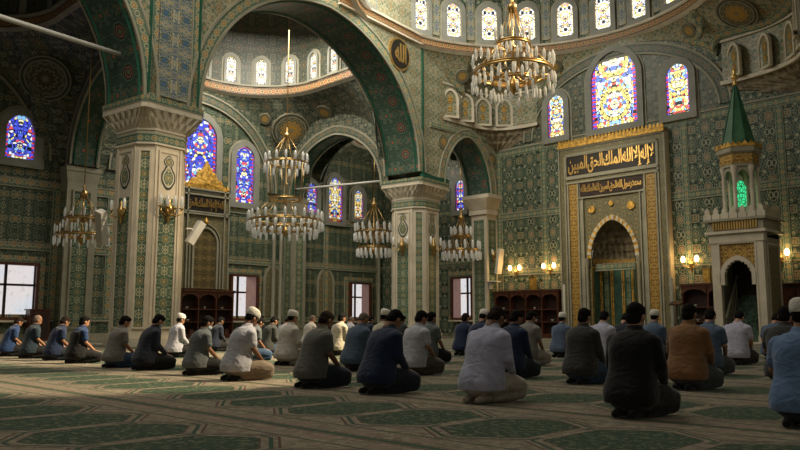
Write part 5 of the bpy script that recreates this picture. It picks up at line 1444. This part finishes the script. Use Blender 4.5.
P_('man in a white cap, light grey shirt and khaki trousers, left of the chandelier', 238, 381.5, 'lightgrey', 'khaki', 'short', 1, 'black', cap=True, sk=2, s=.96)
P_('man in an olive grey polo shirt and navy trousers, middle front row', 313, 389, 'olive', 'trousernavy', 'short', 1, 'brown', sk=2, s=.93)
P_('man in a dark blue long-sleeved shirt left of the central pillar, nearest row', 379, 395, 'navy', 'trousernavy', 'long', 3, 'black', sk=1, s=.955)
P_('large man in a lavender grey long-sleeved shirt and beige trousers', 484, 404, 'lavender', 'beige', 'long', 3, 'brown', sk=2, s=.97, rz=.12)
P_('man in a black jacket in the right foreground, back turned', 634, 419, 'black', 'trouserblack', 'long', 0, 'black', sk=0, s=.935)
P_('man in a sky blue short-sleeved shirt and white cap cut by the right edge', 805, 429, 'skyblue', 'trousernavy', 'short', 0, 'black', cap=True, sk=1, s=.92)
# second row
P_('bowed man in blue jeans mostly hidden behind the man in khaki trousers', 249, 362, 'slate', 'jeans', 'short', 3, 'black', sk=1)
P_('man in a white cap and long white shirt sitting upright', 287, 366, 'white', 'cream', 'long', 0, 'black', cap=True, sk=1, s=.97)
P_('balding man in a washed denim jacket', 355, 372, 'denim', 'trouserblack', 'long', 1, 'grey', sk=1, s=.96)
P_('man in a light grey short-sleeved shirt and grey-brown trousers before the central pillar', 414, 376, 'lightgrey', 'greybrown', 'short', 2, 'black', sk=1, s=.96)
P_('man in dark patterned navy behind the large man in lavender grey', 511, 379, 'navy', 'trousernavy', 'long', 2, 'black', sk=1, s=.96)
P_('man in a charcoal long-sleeved top and jeans', 582, 385, 'charcoal', 'jeans', 'long', 0, 'black', sk=0, s=.955)
P_('man in a golden brown sweater in front of the pulpit', 689, 391, 'brown', 'trousergrey', 'long', 0, 'black', sk=1, s=.99)
P_('man in a dark grey t-shirt behind the man in sky blue at the right edge', 787, 388, 'charcoal', 'trousernavy', 'short', 0, 'black', sk=1, s=.97)
# third row and beyond
P_('man in a grey t-shirt and khaki trousers in front of the long bookcase', 527, 366, 'greytee', 'beige', 'short', 2, 'black', sk=1, s=1.0)
P_('man in a steel blue shirt beside the man in the brown sweater', 708, 376, 'steel', 'trousergrey', 'short', 1, 'black', sk=0, s=1.0)
P_('deeply bowed man in a white t-shirt before the pulpit doorway', 737, 365.5, 'palelilac', 'trouserblack', 'short', 3, 'black', sk=0, s=1.03)
P_('man in a pale lilac shirt between the charcoal top and the black jacket', 601, 368, 'palelilac', 'trousernavy', 'long', 1, 'black', sk=0, s=1.0)
P_('man in a white cap and steel blue shirt sitting alone before the long bookcase', 561, 358, 'steel', 'trouserblack', 'short', 0, 'black', cap=True, sk=0, s=.97)
P_('man in a navy t-shirt, furthest left behind the large man in lavender', 463, 356, 'navy', 'trousernavy', 'short', 0, 'brown', sk=1, s=1.0)
P_('man in white cap and blue shirt just left of the lavender shirt', 478, 363, 'navy', 'trousernavy', 'short', 1, 'black', cap=True, sk=1, s=1.02)
P_('man in a grey t-shirt half hidden right of the man before the central pillar', 428, 364, 'slate', 'trouserblack', 'short', 0, 'black', sk=1, s=.98)
P_('man in a white cap and cream shirt behind the man in dark blue', 381, 364, 'cream', 'trouserblack', 'short', 0, 'black', cap=True, sk=1, s=1.0)
P_('man in a cream long-sleeved shirt behind the olive polo shirt', 338, 356, 'cream', 'trouserblack', 'long', 0, 'black', sk=1, s=1.0)
P_('man in a dark olive sweater and jeans between two white caps', 267, 356, 'darkolive', 'jeans', 'long', 1, 'black', sk=1, s=.95)
P_('man in a steel blue shirt and white cap behind the black jacket, right side', 654, 362, 'steel', 'trouserblack', 'long', 0, 'black', cap=True, sk=0, s=1.0)
P_('man in a dark navy top half hidden behind the black jacket, left side', 621, 364, 'deepnavy', 'trouserblack', 'long', 3, 'black', sk=0, s=1.0)
P_('man in a dark top facing the bookcase behind the grey polo shirt', 214, 352, 'deepnavy', 'trouserblack', 'long', 1, 'black', sk=2, s=.95)
P_('bowed man in pale grey far behind the white cap and white shirt', 281, 351, 'lightgrey', 'trouserblack', 'long', 3, 'black', sk=1, s=.97)
P_('man in a steel blue shirt far back beside the right foot of the pulpit', 774, 361, 'steel', 'trouserblack', 'short', 3, 'black', sk=0, s=1.0)
P_('man in white far back behind the head of the olive polo shirt', 309, 349, 'white', 'trouserblack', 'long', 0, 'grey', sk=0, s=1.0)
P_('man in a dark shirt far back left of the denim jacket', 325, 347.5, 'deepnavy', 'trouserblack', 'long', 0, 'black', sk=1, s=1.0)
P_('man in grey far back just left of the balding man', 347, 347.5, 'lightgrey', 'trouserblack', 'short', 1, 'grey', sk=1, s=1.0)
P_('man in a dark top far back between the dark olive sweater and the khaki trousers', 257, 348, 'charcoal', 'trouserblack', 'long', 0, 'brown', sk=1, s=1.0)
P_('man in a black top far back right of the balding man in denim', 366, 349, 'deepnavy', 'trouserblack', 'long', 1, 'black', sk=1, s=1.0)
P_('man in a grey shirt far back behind the cap of the man in cream', 400, 349, 'charcoal', 'trouserblack', 'long', 0, 'black', sk=1, s=1.0)
#ENDPEOPLE
# ------------------------------------------------------------------ light
w = bpy.data.worlds.new('world'); sc.world = w; w.use_nodes = True
bg = w.node_tree.nodes['Background']; bg.inputs[0].default_value = (.92, .86, .68, 1); bg.inputs[1].default_value = .13
def lamp(kind, name, loc, target, energy, col, **k):
    l = bpy.data.lights.new(name, kind); l.energy = energy; l.color = col
    for a, b in k.items(): setattr(l, a, b)
    o = bpy.data.objects.new(name, l); COL.objects.link(o); o.location = loc
    o.rotation_euler = (Vector(target) - Vector(loc)).to_track_quat('-Z', 'Y').to_euler(); return o
lamp('AREA', 'dome_fill', (-21, 22, 16), (-24, 29, 5), 780, (1, .95, .82), size=6)  # added soft fill under the dome, not a real opening
lamp('AREA', 'nave_fill', (-14, 8, 17), (-17, 12, 0), 1100, (1, .93, .80), size=10)  # unseen overhead fill added to brighten the nave and rows
lamp('AREA', 'aisle_dome_fill', (-28, 19.8, 14.5), (-30, 21, 6), 750, (1, .93, .8), size=4)  # added fill inside the aisle dome, brightens vault and side wall
lamp('SPOT', 'sun_shaft_pillar', (-6, 22, 14.5), (-22, 11.5, 1.2), 12500, (1, .78, .50), spot_size=.5, spot_blend=.6, shadow_soft_size=.4)
lamp('SPOT', 'sun_shaft_front', (-2, 16, 13), (-9.3, 4.7, 0), 20000, (1, .82, .55), spot_size=.24, spot_blend=.5, shadow_soft_size=.15)
lamp('SPOT', 'sun_shaft_rows', (-4, 20, 13), (-15, 8.8, .3), 42000, (1, .82, .55), spot_size=.42, spot_blend=.6, shadow_soft_size=.2)
lamp('POINT', 'far_bay_fill', (-29, 29.4, 9.5), (0, 0, 0), 130, (1, .92, .78), shadow_soft_size=.6)  # small added light that lifts the dark vault of the far bay
lamp('SPOT', 'niche_fill', (-21, 20, 12.5), (-17.6, 32, 6.2), 1900, (1, .86, .6), spot_size=.55, spot_blend=.8, shadow_soft_size=.8)  # added warm spot without a fitting, brightens the prayer niche
sc.view_settings.view_transform = 'Standard'
sc.view_settings.look = 'None'
sc.view_settings.exposure = .25
